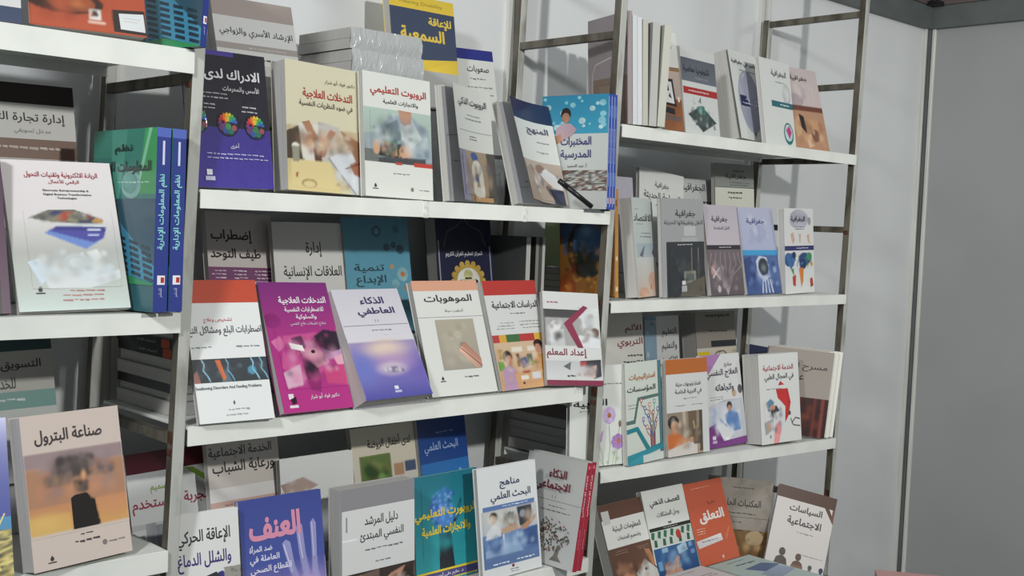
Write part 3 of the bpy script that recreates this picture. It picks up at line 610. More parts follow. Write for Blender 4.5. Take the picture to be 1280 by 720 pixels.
book('globe', 'paperback with a blue globe and fiery orange art, seen through the middle ladder',
 [('r',0,0,1,.4,'2c3c62','4a5a80'),('m',0,.12,1,.5,['2c3a58','5a5450','8a6a48','3c4c70'],7,8),('m',0,.45,1,1,['8a4a20','b06a2a','3a2c1c','7a5a2a','c08a3a'],7,4),('p',[(.02,.3),(.3,.2),(.36,.5),(.1,.62)],'4c6890'),('e',.5,.56,.36,.27,'3a2a1c'),('e',.54,.5,.29,.2,'3d6694'),('e',.5,.44,.16,.1,'6c8cae'),('p',[(.26,.58),(.84,.58),(.8,.7),(.3,.7)],'2f4a34'),('e',.56,.7,.2,.12,'1e2a2c'),('e',.6,.72,.1,.07,'16181c'),
  ('p',[(.5,.1),(.6,.04),(.66,.26),(.54,.3)],'26304a'),('p',[(.7,.12),(.78,.02),(.82,.3),(.72,.3)],'8a8ea0'),('p',[(.3,.28),(.4,.16),(.46,.34)],'5c4434'),('p',[(0,.85),(.3,.7),(.3,1),(0,1)],'9a4a20'),('s',.1,.86,.3,.93,1,'d8c8a8'),('s',.42,.82,.9,.92,1,'c8a860')], body='6a4426', spine='b8843c', spine_ops=[('r',0,0,1,1,'b5813c'),('r',.2,.1,.7,.16,'8a5a28'),('r',.25,.62,.75,.66,'d8c090'),('r',.2,.9,.8,.94,'d8c8a0')])
# ---- middle bay, middle shelf, front row
def throat(u0, c): return [('l',[(u0,.56),(u0+.03,.6),(u0+.01,.64),(u0+.06,.68),(u0+.09,.72)],.012,c)]
book('bala', 'white paperback with a red top band and dark throat x-ray strip, middle shelf',
 [('r',0,0,1,1,'d6d9d8'),('r',0,0,1,.165,'b5432a'),('t','تشخيص وعلاج',.22,.27,.6,.31,'b0504c',.006),('t','اضطرابات البلع ومشاكل التغ',.0,.33,.99,.405,'3a3d40',.012),('s',.55,.46,.97,.5,1,'7a8084'),('s',0,.46,.3,.5,1,'7a8084'),('r',0,.56,1,.725,'2b343a','2a3238')]
 + throat(.12,'8ab4c8') + throat(.44,'6a9ab4') + throat(.78,'8ac0d8') + throat(.9,'6aa8c0') + [('p',[(.3,.57),(.36,.57),(.42,.7),(.38,.72)],'c8683c'),('p',[(.38,.64),(.44,.66),(.5,.725),(.36,.725)],'4f6878'),('p',[(0,.66),(.05,.64),(.08,.725),(0,.725)],'8c5a54'),('e',.78,.65,.06,.03,'4a8aa4'),
  ('t','Swallowing Disorders And Feeding Problems',.0,.75,.88,.778,'4a5054',.014),('s',.3,.9,.68,.97,2,'9aa0a0'),('e',.48,.87,.012,.014,'4a5054')], body='d6d9d8')
book('magenta', 'magenta paperback with white title and an upturned figure, middle shelf',
 [('r',0,0,1,.4,'742a72','a0307c'),('r',0,.4,1,1,'a0307c','b02f80'),('e',.1,.3,.12,.06,'86246c'),('p',[(.2,.42),(.7,.4),(.7,.7),(.3,.78),(.1,.66)],'c0508c'),('p',[(.14,.5),(.3,.47),(.44,.6),(.36,.72),(.2,.62)],'b83a84'),('p',[(.02,.46),(.16,.42),(.2,.5),(.1,.54)],'c86a9c'),
  ('p',[(.64,.43),(.8,.38),(1,.4),(1,.55),(.86,.56),(.7,.52)],'2c1c34'),('p',[(.7,.52),(.86,.56),(1,.54),(1,.58),(.8,.62)],'b08ab0'),('p',[(.36,.56),(.62,.46),(.72,.55),(.8,.64),(.56,.68)],'c88aa0'),('p',[(.3,.44),(.46,.42),(.5,.52),(.34,.54)],'5c2c50'),('p',[(.38,.54),(.6,.68),(.62,.76),(.42,.78)],'2c1a30'),('p',[(.4,.76),(.62,.75),(.58,.86),(.44,.84)],'8a2468'),('p',[(.66,.68),(.98,.66),(1,.82),(.7,.8)],'c04478'),('p',[(.86,.6),(1,.58),(1,.66),(.9,.66)],'d8a0b4'),('p',[(.1,.7),(.36,.64),(.34,.8),(.12,.82)],'cfa8bc'),('p',[(.26,.475),(.44,.5),(.46,.545),(.28,.52)],'e0dcdc'),('p',[(.36,.5),(.44,.515),(.44,.54),(.37,.525)],'b8303c'),('e',.58,.55,.03,.014,'2c1a20'),
  ('t','التدخلات العلاجية',.24,.115,.93,.18,'e0d8e0',.026),('t','للاضطرابات النفسية',.3,.195,.87,.245,'e0d8e0',.020),('t','والسلوكية',.44,.255,.74,.3,'e0d8e0',.020),('t','نماذج تطبيقات علاج النفسي',.34,.315,.86,.35,'d0c0d0',.009),('r',.1,.86,.17,.9,'dcd4dc'),('p',[(.12,.9),(.2,.88),(.2,.93),(.14,.94)],'2c1420'),('r',.09,.945,.21,.965,'dcd4dc'),('t','دكتور فواد أبو شرار',.4,.87,.82,.915,'dcd4dc',.014)], body='a0307c', wrap=False)
book('atifi', 'lilac and blue paperback with a glowing iris picture on the middle shelf',
 [('r',0,0,1,.5,'c5c3cb','cfcdd4'),('t','الذكاء',.36,.075,.72,.145,'36305e',.023),('t','العاطفي',.28,.175,.84,.265,'36305e',.023),('r',.5,.285,.51,.31,'7a789a'),('r',.54,.285,.55,.31,'7a789a'),('r',.02,.335,.99,.34,'6a6a70'),('s',.38,.37,.72,.4,1,'6a6a78'),('s',.3,.42,.85,.455,1,'6a6a78'),
  ('r',0,.49,1,.64,'b8a4b4','8c80b4'),('r',0,.64,1,1,'8c80b4','5654a0'),('r',0,.49,.2,1,'8484b8','6668ac'),('e',.55,.52,.26,.045,'cdbcb0'),('e',.55,.57,.3,.05,'b8a4b8'),('e',.52,.74,.22,.06,'a08cb0'),('e',.5,.745,.17,.042,'cdc0c8'),('e',.53,.755,.13,.032,'5c5684'),('e',.6,.765,.06,.02,'4a4470'),('l',[(.4,.76),(.48,.72)],.012,'d8ccd0'),('l',[(.5,.77),(.58,.73)],.012,'d8ccd0'),('r',.46,.895,.52,.925,'d8d8e8'),('r',.45,.935,.55,.955,'b8b8d8')], body='a9a8bc')
book('mawhub', 'white paperback with a peach top band and copper pens, middle shelf',
 [('r',0,0,1,1,'d2d4cf'),('r',0,0,1,.09,'cf9b80'),('t','الموهوبات',.14,.125,.87,.205,'303234',.020),('t','أسلوب حياة',.42,.25,.7,.285,'55575a',.006),('r',0,.32,1,.325,'8a8c88'),('r',.24,.345,.83,.785,'a8a190','9c968a'),('e',.55,.48,.04,.03,'c8c2b0'),('e',.55,.48,.03,.022,'a8a190'),
  ('p',[(.56,.59),(.63,.545),(.84,.7),(.84,.77)],'b08270'),('p',[(.52,.62),(.57,.585),(.83,.76),(.76,.785)],'c89c88'),('l',[(.56,.6),(.83,.765)],.012,'6a4a40'),('p',[(.52,.62),(.56,.55),(.62,.55)],'8a7468'),('s',.5,.83,.76,.87,1,'6a6c6c')]+logo(.2,.86), body='d2d4cf')
book('dirasat', 'red-topped white paperback with two children at a table, middle shelf',
 [('r',0,0,1,1,'cfd1cf'),('r',0,0,1,.135,'b23a35'),('t','الدراسات الاجتماعية',.1,.19,.96,.275,'34363a',.014),('s',.4,.29,.7,.325,1,'6a6c6c'),('s',.55,.37,.95,.46,3,'8a8c8c'),('s',.1,.38,.45,.46,3,'8a8c8c'),('r',0,.5,1,1,'cbb59a','c49a70'),('r',0,.5,.12,.57,'b04040'),('r',.12,.5,.25,.57,'d0a040'),('r',.25,.5,.5,.57,'3f6a40'),('r',.5,.5,.78,.57,'b03c38'),('r',.78,.5,1,.57,'d0a848'),('r',.3,.62,.5,.66,'dcd4c4'),('r',.6,.62,.8,.66,'dcd4c4'),
  ('r',.05,.63,.14,.72,'a8803c'),('r',.02,.74,.12,.82,'6a9a4a'),('e',.2,.7,.09,.055,'2c2024'),('e',.22,.735,.06,.045,'b88468'),('p',[(.06,.82),(.2,.77),(.32,.82),(.34,1),(.06,1)],'b090ac'),('p',[(.28,.84),(.46,.88),(.46,.91),(.28,.9)],'b88468'),('e',.82,.61,.09,.05,'2e221f'),('e',.8,.645,.055,.045,'b88468'),('p',[(.76,.7),(.9,.7),(.98,.84),(.96,.98),(.78,.9)],'d09a50'),('p',[(.6,.76),(.8,.74),(.8,.78),(.62,.79)],'c08c70'),
  ('p',[(.28,.86),(1,.84),(1,1),(.3,1)],'c99c70'),('p',[(.42,.73),(.54,.71),(.58,.8),(.44,.82)],'3a5a8c'),('r',.36,.68,.42,.8,'4a3c34'),('r',.56,.69,.66,.8,'5a6a5c'),('r',.6,.86,.76,.92,'d0d4d8'),('r',.38,.88,.52,.92,'e0d8cc'),('e',.42,.95,.02,.012,'2c2422'),('e',.5,.85,.08,.012,'a04038'),('e',.66,.77,.08,.012,'6a9a4a')], body='b9bab8')
CHEV = [('p',[(.35,.34),(.72,.14),(.8,.16),(.5,.34),(.68,.6),(.58,.6)],'7d2440')]
book('idad', 'white paperback with a dark-red chevron over a meeting photo, right end of middle shelf',
 [('r',0,0,1,1,'c6c8c6'),('s',.02,.09,.28,.14,1,'90485c'),('r',0,.19,.62,.58,'3a3a3a','4c4c4a'),('s',.04,.21,.4,.26,1,'c8c8c8'),('m',.02,.28,.98,.58,['4a4844','b8bab8','5c544c','d0d2d2'],7,12),('e',.2,.37,.09,.06,'c8caca'),('p',[(.1,.42),(.34,.4),(.36,.58),(.1,.58)],'b9bbbb'),('p',[(.62,.16),(.98,.16),(.98,.4),(.7,.38)],'c8cccc'),('e',.9,.43,.08,.05,'6a5444'),('e',.76,.42,.06,.04,'6a5444'),('p',[(.6,.46),(.98,.5),(.98,.6),(.6,.58)],'d0d2d4')] + CHEV +
 [('r',0,.59,1,.72,'c6c8c6'),('t','إعداد المعلم',.02,.61,.73,.72,'742038',.026),('r',0,.74,1,.93,'b2b5b5','c4c6c6'),('p',[(.3,.8),(.44,.75),(.42,.84)],'5c6064'),('p',[(.6,.74),(.98,.72),(.98,.9),(.84,.93)],'33343c'),('p',[(.6,.75),(.72,.74),(.7,.8),(.6,.8)],'a03838'),('p',[(.7,.82),(.9,.78),(.86,.92),(.72,.9)],'c8aa98'),('s',.3,.87,.7,.93,1,'3a3c40'),('r',0,.945,1,1,'7a2240')], body='c4c6c2', vs=1.0)
# ---- middle bay, lower shelf
book('tajriba', 'white paperback with a maroon top and grey pillar drawing behind the left ladder post',
 [('r',0,0,1,1,'cdcfce'),('r',0,0,1,.15,'571d2a'),('p',[(.8,.16),(1,.26),(1,.31),(.7,.16)],'7a9a3c'),('t','تصميم',.26,.24,.5,.31,'7a9a40',.017),('t','تجربة المستخدم',.03,.33,.95,.45,'94304a',.020),('r',0,.52,1,.56,'b8babc'),('s',.4,.5,.62,.53,1,'8a8c8e')]
 + [('p',[(u,v),(u+.12,v),(u+.12,.82),(u,.82)],c) for u,v,c in [(.02,.6,'8f9398'),(.16,.52,'9a9ea4'),(.28,.54,'85898f'),(.4,.58,'9fa3a8')]], body='cdcfce')
book('khidma_sh', 'wrapped grey paperback titled in black, rear row of the middle bay lower shelf',
 [('r',0,0,1,1,'c9c2ba'),('t','الخدمة الاجتماعية',.02,.03,.9,.12,'2c2827',.020),('t','ورعاية الشباب',.06,.14,.92,.25,'2c2827',.020),('r',0,.34,1,1,'dddbd9'),('r',0,.44,1,.5,'c8a89c'),('s',.1,.455,.7,.49,1,'8a5a50'),('r',.24,.54,.62,.575,'6a4a54'),('r',.25,.585,.62,.86,'3c3c3c'),('e',.5,.72,.09,.06,'a08c50'),('m',0,.6,.22,.9,['8a6a4c','c8b090','5c4a3c'],6,3),('r',.66,.6,1,.9,'b8b8b8')], body='c9c2ba', wrap=True)  # whiter area below the title paints in the glare on the wrap
book('silver2', 'crumpled film-wrapped white paperback behind the blue hand book',
 [('r',0,0,1,1,'dcdedc'),('e',.6,.8,.2,.06,'a8927e'),('p',[(.0,.2),(.3,.16),(.5,.24),(.1,.34)],'b09a90'),('r',.55,.7,.6,.85,'8a8c8c'),('p',[(.02,.25),(.2,.5),(.3,.8),(.02,.8)],'8d9290')], body='dcdedc', wrap=True)
book('rawda', 'beige paperback with a green photo and a baby, rear row of the lower middle shelf',
 [('r',0,0,1,1,'cfc8b6'),('t','لدى أطفال الروضة',.24,.09,.92,.2,'2c2a26',.017),('m',.1,.24,.58,.5,['2f5a2c','6a9a48','8a6a4c','3c6a34'],6,7),('r',.1,.5,.58,.62,'c06a4c'),('s',.3,.52,.55,.6,2,'e0c0b0'),('r',.58,.4,1,1,'cfccc2'),('r',.62,.34,.78,.44,'b08a6a'),('r',.8,.33,.98,.42,'4a5670'),('e',.75,.52,.03,.02,'c86a3c'),('e',.64,.72,.02,.015,'3a7a4c'),('e',.27,.76,.13,.085,'5a5048'),('e',.33,.8,.1,.07,'c49476'),('p',[(.4,.75),(.56,.68),(.64,.9),(.42,.95)],'d8d6d0'),('e',.88,.7,.12,.13,'c88a6c'),('e',.94,.66,.04,.05,'b0583c')], body='cfc8b6')
book('bahth_b', 'blue paperback with a circular picture, right end of the rear row, lower middle shelf',
 [('r',0,0,1,.4,'1d3a74','224a90'),('r',0,.4,1,1,'2f74bc','3a8ad0'),('s',.3,.12,.75,.16,1,'6a8ab8'),('t','البحث العلمي',.1,.22,.8,.33,'9aaed0',.014),('e',.42,.86,.3,.18,'c8d4dc'),('e',.42,.86,.24,.14,'3f86c4'),('l',[(.36,.6),(.4,.78)],.03,'4a3a5c'),('l',[(.12,.66),(.3,.64)],.03,'d8e0e8'),('l',[(.5,.62),(.62,.66)],.03,'d8e0e8'),('p',[(.6,.62),(.8,.48),(.86,.54),(.68,.7)],'8ab8e0'),('l',[(.2,.74),(.3,.7)],.03,'c04a4c')], body='2f74bc')
book('iaqa', 'white paperback with black and indigo title by the left post, lower middle shelf',
 [('r',0,0,1,1,'d3d4d2'),('t','الإعاقة الحركيـ',.0,.12,.86,.255,'2c2d30',.020),('t','والشلل الدماغـ',.0,.285,.86,.42,'34306e',.020),('p',[(0,.52),(.62,.44),(.9,.62),(.9,.8),(0,.8)],'2c2e34'),('p',[(0,.6),(.5,.56),(.72,.72),(0,.8)],'b8c4a8'),('p',[(.64,.45),(.72,.44),(.9,.58),(.84,.62)],'34307c'),('m',.74,.42,1,.66,['b8b8b4','8a8a84','6a5a4c'],7,2)], body='d3d4d2')
def hand(c, c2):
    return [('p',[(.34,1),(.28,.75),(.33,.62),(.42,.66),(.44,.8),(.44,1)],c2),('p',[(.48,.36),(.53,.335),(.58,.36),(.62,.54),(.68,.66),(.62,.7),(.55,.56)],c),('p',[(.66,.26),(.7,.22),(.74,.25),(.76,.45),(.8,.62),(.72,.64),(.68,.45)],c),('p',[(.84,.24),(.88,.21),(.91,.25),(.9,.5),(.91,.66),(.83,.62),(.84,.4)],c),('p',[(.6,.68),(.72,.62),(.92,.64),(.94,1),(.62,1)],c)]
book('unf', 'blue-violet paperback with pale hands and a pink title, lower middle shelf',
 [('r',0,0,1,.5,'34428c','41509a'),('r',0,.5,1,1,'4c549c','8f7ab0'),('p',[(.5,1),(.6,.75),(1,.7),(1,1)],'9c86b8')] + hand('8f8ec0','7f80b8') +
 [('l',[(.5,.37),(.58,.58)],.014,'b9b8d8'),('l',[(.68,.25),(.72,.5)],.014,'b9b8d8'),('l',[(.86,.24),(.86,.5)],.014,'b9b8d8'),('t','العنف',.1,.12,.72,.31,'cf8aa4',.043),('t','ضد المرأة',.09,.335,.36,.4,'d4d4e4',.023),('t','العاملة في',.09,.415,.44,.485,'d4d4e4',.023),('t','القطاع الصحي',.09,.495,.58,.565,'d4d4e4',.023),('s',.66,.76,.96,.82,2,'6a5a8c')], body='3a4690', wrap=True)
book('murshid', 'grey-topped white paperback with a writing-hand photo, lower middle shelf',
 [('r',0,0,1,.17,'87868a'),('r',0,.17,1,.68,'cfd1d0'),('t','دليل المرشد',.3,.235,.76,.33,'35373a',.012),('t','النفسي المبتدئ',.24,.36,.84,.46,'35373a',.012),('s',.22,.49,.84,.53,1,'6a6c70'),('s',.38,.6,.66,.635,1,'6a6c70'),('r',0,.4,.2,.415,'e4e6e6'),('r',.05,.22,.07,.34,'8a8c90'),
  ('r',0,.68,1,1,'3c3330','2c2624'),('p',[(0,.72),(.5,.68),(.5,.8),(0,.84)],'6a5a50'),('p',[(.5,.82),(.66,.74),(.86,.7),(.76,.82),(.62,.92)],'b88a74'),('p',[(.4,.9),(.9,.8),(1,.84),(.6,.98)],'d0c8c0'),('r',.22,.7,.26,.82,'a8744c'),('p',[(.3,.92),(.46,.88),(.5,1),(.3,1)],'b08468'),('p',[(.72,.84),(1,.8),(1,1),(.5,1)],'1f1c1c')], body='a9a8ac')
book('robot_teal', 'teal paperback with a blue robotic hand and yellow title, lower middle shelf',
 [('r',0,0,1,.5,'1f6f80','23858f'),('r',0,.5,1,1,'23858f','2b98a0')]
 + [('p',[(u,v),(u+.075,v-.012),(u+.1,.34),(u+.01,.34)],c) for u,v,c in [(.26,.2,'3a66b8'),(.33,.16,'4a7ac8'),(.42,.14,'4474c4'),(.51,.17,'3a66b8')]]
 + [('p',[(.22,.3),(.28,.24),(.34,.42),(.26,.4)],'3560b0'),('p',[(.26,.32),(.62,.31),(.6,.46),(.48,.54),(.32,.48)],'4a80cc'),('p',[(.6,.42),(.7,.27),(.74,.25),(.7,.4),(.58,.52)],'1c2c5c'),('p',[(.36,.5),(.54,.5),(.6,.9),(.36,.9)],'20242c'),('p',[(.4,.52),(.46,.52),(.46,.56),(.42,.56)],'4a6ac8')]
 + [('e',.3+.09*(i%4),.2+.05*(i//4),.02,.014,'7aa6e0') for i in range(12)]
 + [('t','الروبورت التعليمي',.0,.31,.97,.43,'dfc436',.032),('t','والانجازات العلمية',.1,.47,.86,.575,'dfc436',.029),('r',0,.885,1,.905,'d8c030'),('r',.02,.905,.98,.975,'4c4478'),('t','د. حازم علي أحمد',.28,.915,.72,.965,'d8d8e0',.017),('r',0,.975,1,.985,'d8c030'),('r',.95,.885,1,1,'6a6a90')], body='2a8088', wrap=True)
book('manahij', 'white paperback with slate title and a bluish classroom photo, lower middle shelf',
 [('r',0,0,1,1,'d5d8d9'),('t','مناهج',.36,.12,.7,.215,'36425e',.017),('t','البحث العلمي',.2,.235,.88,.335,'36425e',.017),('r',.06,.35,.94,.39,'5c78a8'),('s',.35,.355,.85,.385,1,'c8d4e4'),('r',.03,.39,.97,.6,'c2c2bc','b4bcc4'),('r',.03,.6,.97,.8,'6c8ab4','4c6a9c'),('r',.03,.8,.97,.9,'5a74a0'),
  ('e',.22,.45,.07,.045,'2c2422'),('e',.22,.475,.05,.04,'b98e74'),('p',[(.1,.58),(.2,.52),(.32,.55),(.34,.64),(.08,.64)],'cfd2d4'),('p',[(.34,.57),(.6,.53),(.64,.6),(.36,.62)],'b89a80'),('e',.5,.46,.05,.03,'55544e'),('l',[(.4,.48),(.5,.55),(.56,.44)],.02,'4a4c44'),('p',[(.62,.4),(.88,.4),(.86,.56),(.66,.58)],'33383f'),('e',.72,.47,.05,.035,'8a98a4'),('e',.82,.5,.04,.03,'8a98a4'),('p',[(.66,.59),(.88,.52),(.96,.5),(.9,.56),(.72,.63)],'b08468'),('p',[(.12,.66),(.4,.62),(.5,.74),(.14,.78)],'3f5f94'),('p',[(.7,.62),(.96,.6),(.94,.78),(.74,.76)],'3a5588'),('r',.36,.62,.39,.8,'c8d4e0'),('r',.6,.62,.62,.8,'b8c8dc'),('p',[(.06,.74),(.6,.7),(.7,.8),(.06,.8)],'8aa4c4'),
  ('s',.52,.81,.9,.89,2,'d4dce8'),('s',.12,.82,.46,.89,2,'d4dce8'),('p',[(.48,.905),(.53,.905),(.52,.93),(.49,.93)],'8c3038'),('s',.42,.935,.6,.98,2,'6a6c70')], body='d5d8d9')
def social():
    o = [('r',0,0,1,1,'b6b7b3','bcbdba'),('t','الذكاء',.42,.115,.72,.2,'6c1f2b',.026),('t','الاجتماعي',.22,.225,.8,.345,'6c1f2b',.026),('r',.5,.365,.51,.39,'6a6a68'),('r',.55,.365,.56,.39,'6a6a68'),('r',.02,.41,1,.415,'7c7d7a'),('s',.42,.45,.76,.475,1,'6a6b68'),('s',.3,.49,.85,.52,1,'6a6b68'),('p',[(.66,.9),(.7,.8),(.76,.8),(.73,.9),(.8,.95),(.6,.95)],'6c6a60')]
    rn = random.Random(9)
    for i in range(170):
        a = rn.uniform(0, 6.28); r = math.sqrt(rn.random()); u = .55 + .34 * r * math.cos(a); v = .72 + .15 * r * math.sin(a)
        o.append(('e',u,v,.012,.009,['4a4a46','5c5a50','7a6a50','44504c','8a5a4a'][i%5]))
    return o
SP_SOC = [('r',0,0,1,1,'9c2438'),('tv','الذكاء الاجتماعي',.12,.5,'dcc8cc',.02,.25,.75),('r',.3,.03,.75,.06,'c86a70'),('tv','للنشر والتوزيع',.62,.8,'c88a94',.01,.35,.7)]
book('ijtimai', 'grey paperback with a dotted tree and crimson spine, nearest of two by the middle post', social(), body='a5a6a2', spine='9c2438', spine_ops=SP_SOC)
book('ijtimai2', 'second crimson-spined grey paperback tight against the middle post, lower middle shelf', social(), body='a5a6a2', spine='9c2438', spine_ops=SP_SOC)
# ---- right bay, upper shelf
book('tablet', 'narrow view of a paperback with a tablet on a brown table, upper right shelf',
 [('r',0,0,1,.36,'cfd1cd'),('t','تـ',.45,.12,.7,.18,'33353a',.014),('r',0,.36,1,.4,'8c6a4c'),('r',0,.4,1,.68,'b5a49a','ac9a90'),('r',0,.68,1,1,'80502f','8a5838'),('p',[(-.2+.2,.48),(.62,.48),(.72,.76),(0,.74)],'22222a'),('p',[(0,.51),(.54,.51),(.62,.73),(0,.715)],'cfd0d0'),('p',[(.2,.54),(.36,.52),(.4,.6),(.24,.61)],'2c2c30'),('p',[(.34,.66),(.42,.62),(.5,.68)],'2c2c30'),('p',[(0,.76),(.6,.78),(.6,.84),(0,.82)],'24242c'),('p',[(0,.84),(.9,.86),(.85,.91),(0,.89)],'6a5a54'),('e',.85,.68,.06,.03,'cfc8b8')], body='c4c0ba')
book('tech', 'white paperback with a slate title band, red strip and circuit board, upper right shelf',
 [('r',0,0,1,1,'cdd0ce'),('r',0,.13,1,.4,'5a606a','686e78'),('t','تكنولوجيا معاصرة',.06,.21,.8,.31,'23262c',.014),('s',.3,.33,.75,.37,1,'8a9098'),('r',.02,.465,1,.545,'a3302e'),('s',.1,.48,.8,.53,1,'e0c8c8'),('p',[(.1,.78),(.5,.66),(.92,.84),(.5,.97)],'33403f'),('p',[(.36,.68),(.58,.66),(.62,.76),(.4,.8)],'3f7a6c'),('m',.3,.76,.7,.9,['2c3838','5c6c6a','404c4a'],8,1),('p',[(.42,.62),(.5,.56),(.5,.64)],'7a8a88'),('e',.3,.62,.05,.04,'c0c4c4')]+logo(.85,.9), body='cdd0ce')
book('muasir', 'thick white paperback with a bulging cover and lilac oval, upper right shelf',
 [('r',0,0,1,1,'d4d7d4'),('t','معاصر في جغرافية',.06,.1,.94,.17,'3c3e44',.012),('s',.2,.19,.85,.23,1,'7a7c80'),('e',.5,.56,.36,.36,'9a9cae'),('e',.46,.44,.24,.2,'aeb0be'),('r',.18,.5,.92,.62,'272c52'),('s',.22,.515,.88,.61,2,'c8cce0'),('p',[(.5,.91),(.55,.91),(.54,.95),(.51,.95)],'3a3c40')], body='c9ccca', lift=3)
book('jugh_teal', 'white paperback with a teal strip and a round pink emblem, upper right shelf',
 [('r',0,0,1,1,'d5d8d5'),('t','الجغرافية',.36,.11,.86,.2,'303236',.017),('s',.4,.23,.8,.27,1,'7a7c80'),('e',.82,.38,.13,.13,'b9bebe'),('e',.82,.37,.09,.1,'cdd1d0'),('r',.3,.475,1,.545,'2a6672'),('s',.5,.487,.9,.533,1,'c8dcdc'),('e',.78,.84,.16,.13,'2a7478'),('e',.78,.83,.13,.1,'b9cfcf'),('p',[(.7,.8),(.82,.74),(.88,.82),(.8,.9)],'b83a78')], body='d5d8d5')
book('jugh_brown', 'pinkish-grey paperback with a brown strip and abstract tan picture, upper right shelf',
 [('r',0,0,1,.5,'bdb2b1','c4b6b2'),('t','جغرافية',.22,.09,.7,.17,'332f30',.017),('s',.3,.2,.8,.3,3,'7a7070'),('e',.3,.4,.2,.08,'a89ca0'),('r',0,.465,1,.53,'6c4035'),('s',.2,.48,.75,.52,1,'d8c0b8'),('r',0,.53,1,1,'b08a6e','b08468'),('p',[(.3,.57),(.42,.6),(.44,.8),(.32,.74)],'2a2422'),('p',[(.1,.62),(.28,.6),(.3,.82),(.16,.86)],'c09c7a'),('e',.66,.82,.12,.08,'7a5444'),('p',[(.4,.86),(.55,.8),(.6,.95),(.44,.98)],'d0b090'),('p',[(.55,.62),(.8,.64),(.82,.76),(.6,.74)],'c09470')], body='c4b6b2')
# ---- right bay, middle shelf
book('lilac_b', 'pale lilac wrapped paperback behind the orange spine, middle right shelf', [('r',0,0,1,1,'b8b4c2')], body='b8b4c2', wrap=True)
book('siyaha', 'white paperback on modern tourism geography, rear row of the middle right shelf',
 [('r',0,0,1,1,'dde0dc'),('t','جغرافية',.34,.12,.66,.2,'2c2e30',.017),('t','السياحة الحديثة',.1,.235,.92,.33,'2c2e30',.017),('s',.34,.36,.66,.4,1,'5a5c5e')], body='c0c3c0')
book('jugh_b', 'light grey paperback in the rear row behind the slate transport-geography book',
 [('r',0,0,1,1,'c6c9c8'),('t','الجغرافية',.0,.05,.7,.16,'2e3032',.017),('s',.02,.22,.9,.4,2,'4a4c50')], body='c6c9c8')
book('grey_b', 'grey-green paperback with black writing, right end of the rear row, middle right shelf',
 [('r',0,0,1,.27,'8e928d'),('r',0,.27,1,1,'d6d8cb'),('r',0,.265,1,.275,'6a6c68'),('s',.45,.06,.75,.1,1,'3a3c3c'),('t','جغرافية',.25,.11,.8,.18,'2e3030',.014),('s',.2,.2,.9,.255,2,'4a4c4c'),('s',.3,.3,.7,.42,2,'4a4c4c')], body='a9aca4')
book('iqtisad', 'mint-white paperback with a peach-tinted lower corner, left end of middle right shelf',
 [('r',0,0,1,.5,'c9d2ce','c2ccca'),('s',.1,.1,.3,.13,1,'7a8484'),('t','الاقتصاد',.04,.16,.9,.235,'2e3334',.017),('s',.1,.25,.5,.28,1,'8a9494'),('s',.25,.34,.85,.41,2,'6a7474'),('r',.1,.46,1,.6,'a9bcc4','b4c0c4'),('p',[(.2,.58),(.4,.5),(.5,.47),(.36,.6)],'6a6a80'),('p',[(.8,.56),(.9,.5),(.94,.6)],'8a5a6c'),('r',0,.6,1,1,'cfd4d0','cdb8a8'),('e',.75,.85,.2,.1,'d0aa94'),('e',.3,.95,.25,.05,'d0a58c')]+logo(.66,.9), body='c9cfcc', back='b0b2b2')
book('naql1', 'slate-grey paperback with a dark doorway photo and white label patch, middle right shelf',
 [('r',0,0,1,1,'9b9c9e'),('t','جغرافية',.32,.115,.8,.2,'2f3136',.017),('t','النقل وتطبيقاتها الحديثة',.06,.22,.97,.275,'3a3c42',.006),('r',.52,.28,.8,.38,'b4b6b6'),('r',.46,.4,.84,.46,'a8aaaa'),('r',.1,.44,1,1,'31353a','2c3034'),('s',.3,.455,.75,.485,1,'c8c8c8'),('r',.68,.5,.7,.78,'8a8474'),('r',.84,.5,.86,.78,'8a8474'),('r',.5,.74,.78,.9,'87887c'),('r',.54,.77,.74,.84,'55605c'),('p',[(.5,.88),(1,.8),(1,1),(.4,1)],'5c564a'),('r',.45,.84,.53,.88,'d0d0d0'),('r',.44,.89,.56,.95,'a8a8a8')], body='8f9092')
book('naql2', 'lilac paperback over a mauve tree-like photo, middle right shelf',
 [('r',0,0,1,.46,'b9b2bb','c0b8c0'),('t','جغرافية',.2,.12,.68,.2,'35303a',.017),('t','النقل المتقدمة',.25,.235,.72,.28,'55505a',.006),('r',0,.445,1,.495,'2e2a32'),('s',.3,.455,.75,.485,1,'d0c8d0'),('r',0,.495,1,1,'6f6468','5c5256')] +
 [('l',[(.5,1),(.5+.06*k,.78),(.5+.16*k,.62+.02*abs(k)),(.5+.13*k,.53)],.012,'a89aa0') for k in (-3,-2,-1,0,1,2,3)] + [('e',.12,.72,.06,.06,'c08a7c'),('l',[(.1,.8),(.3,.7)],.03,'cfc4c8'),('l',[(.1,.7),(.3,.82)],.03,'cfc4c8'),('e',.25,.93,.05,.04,'b8b0b4')], body='b0a8b0')
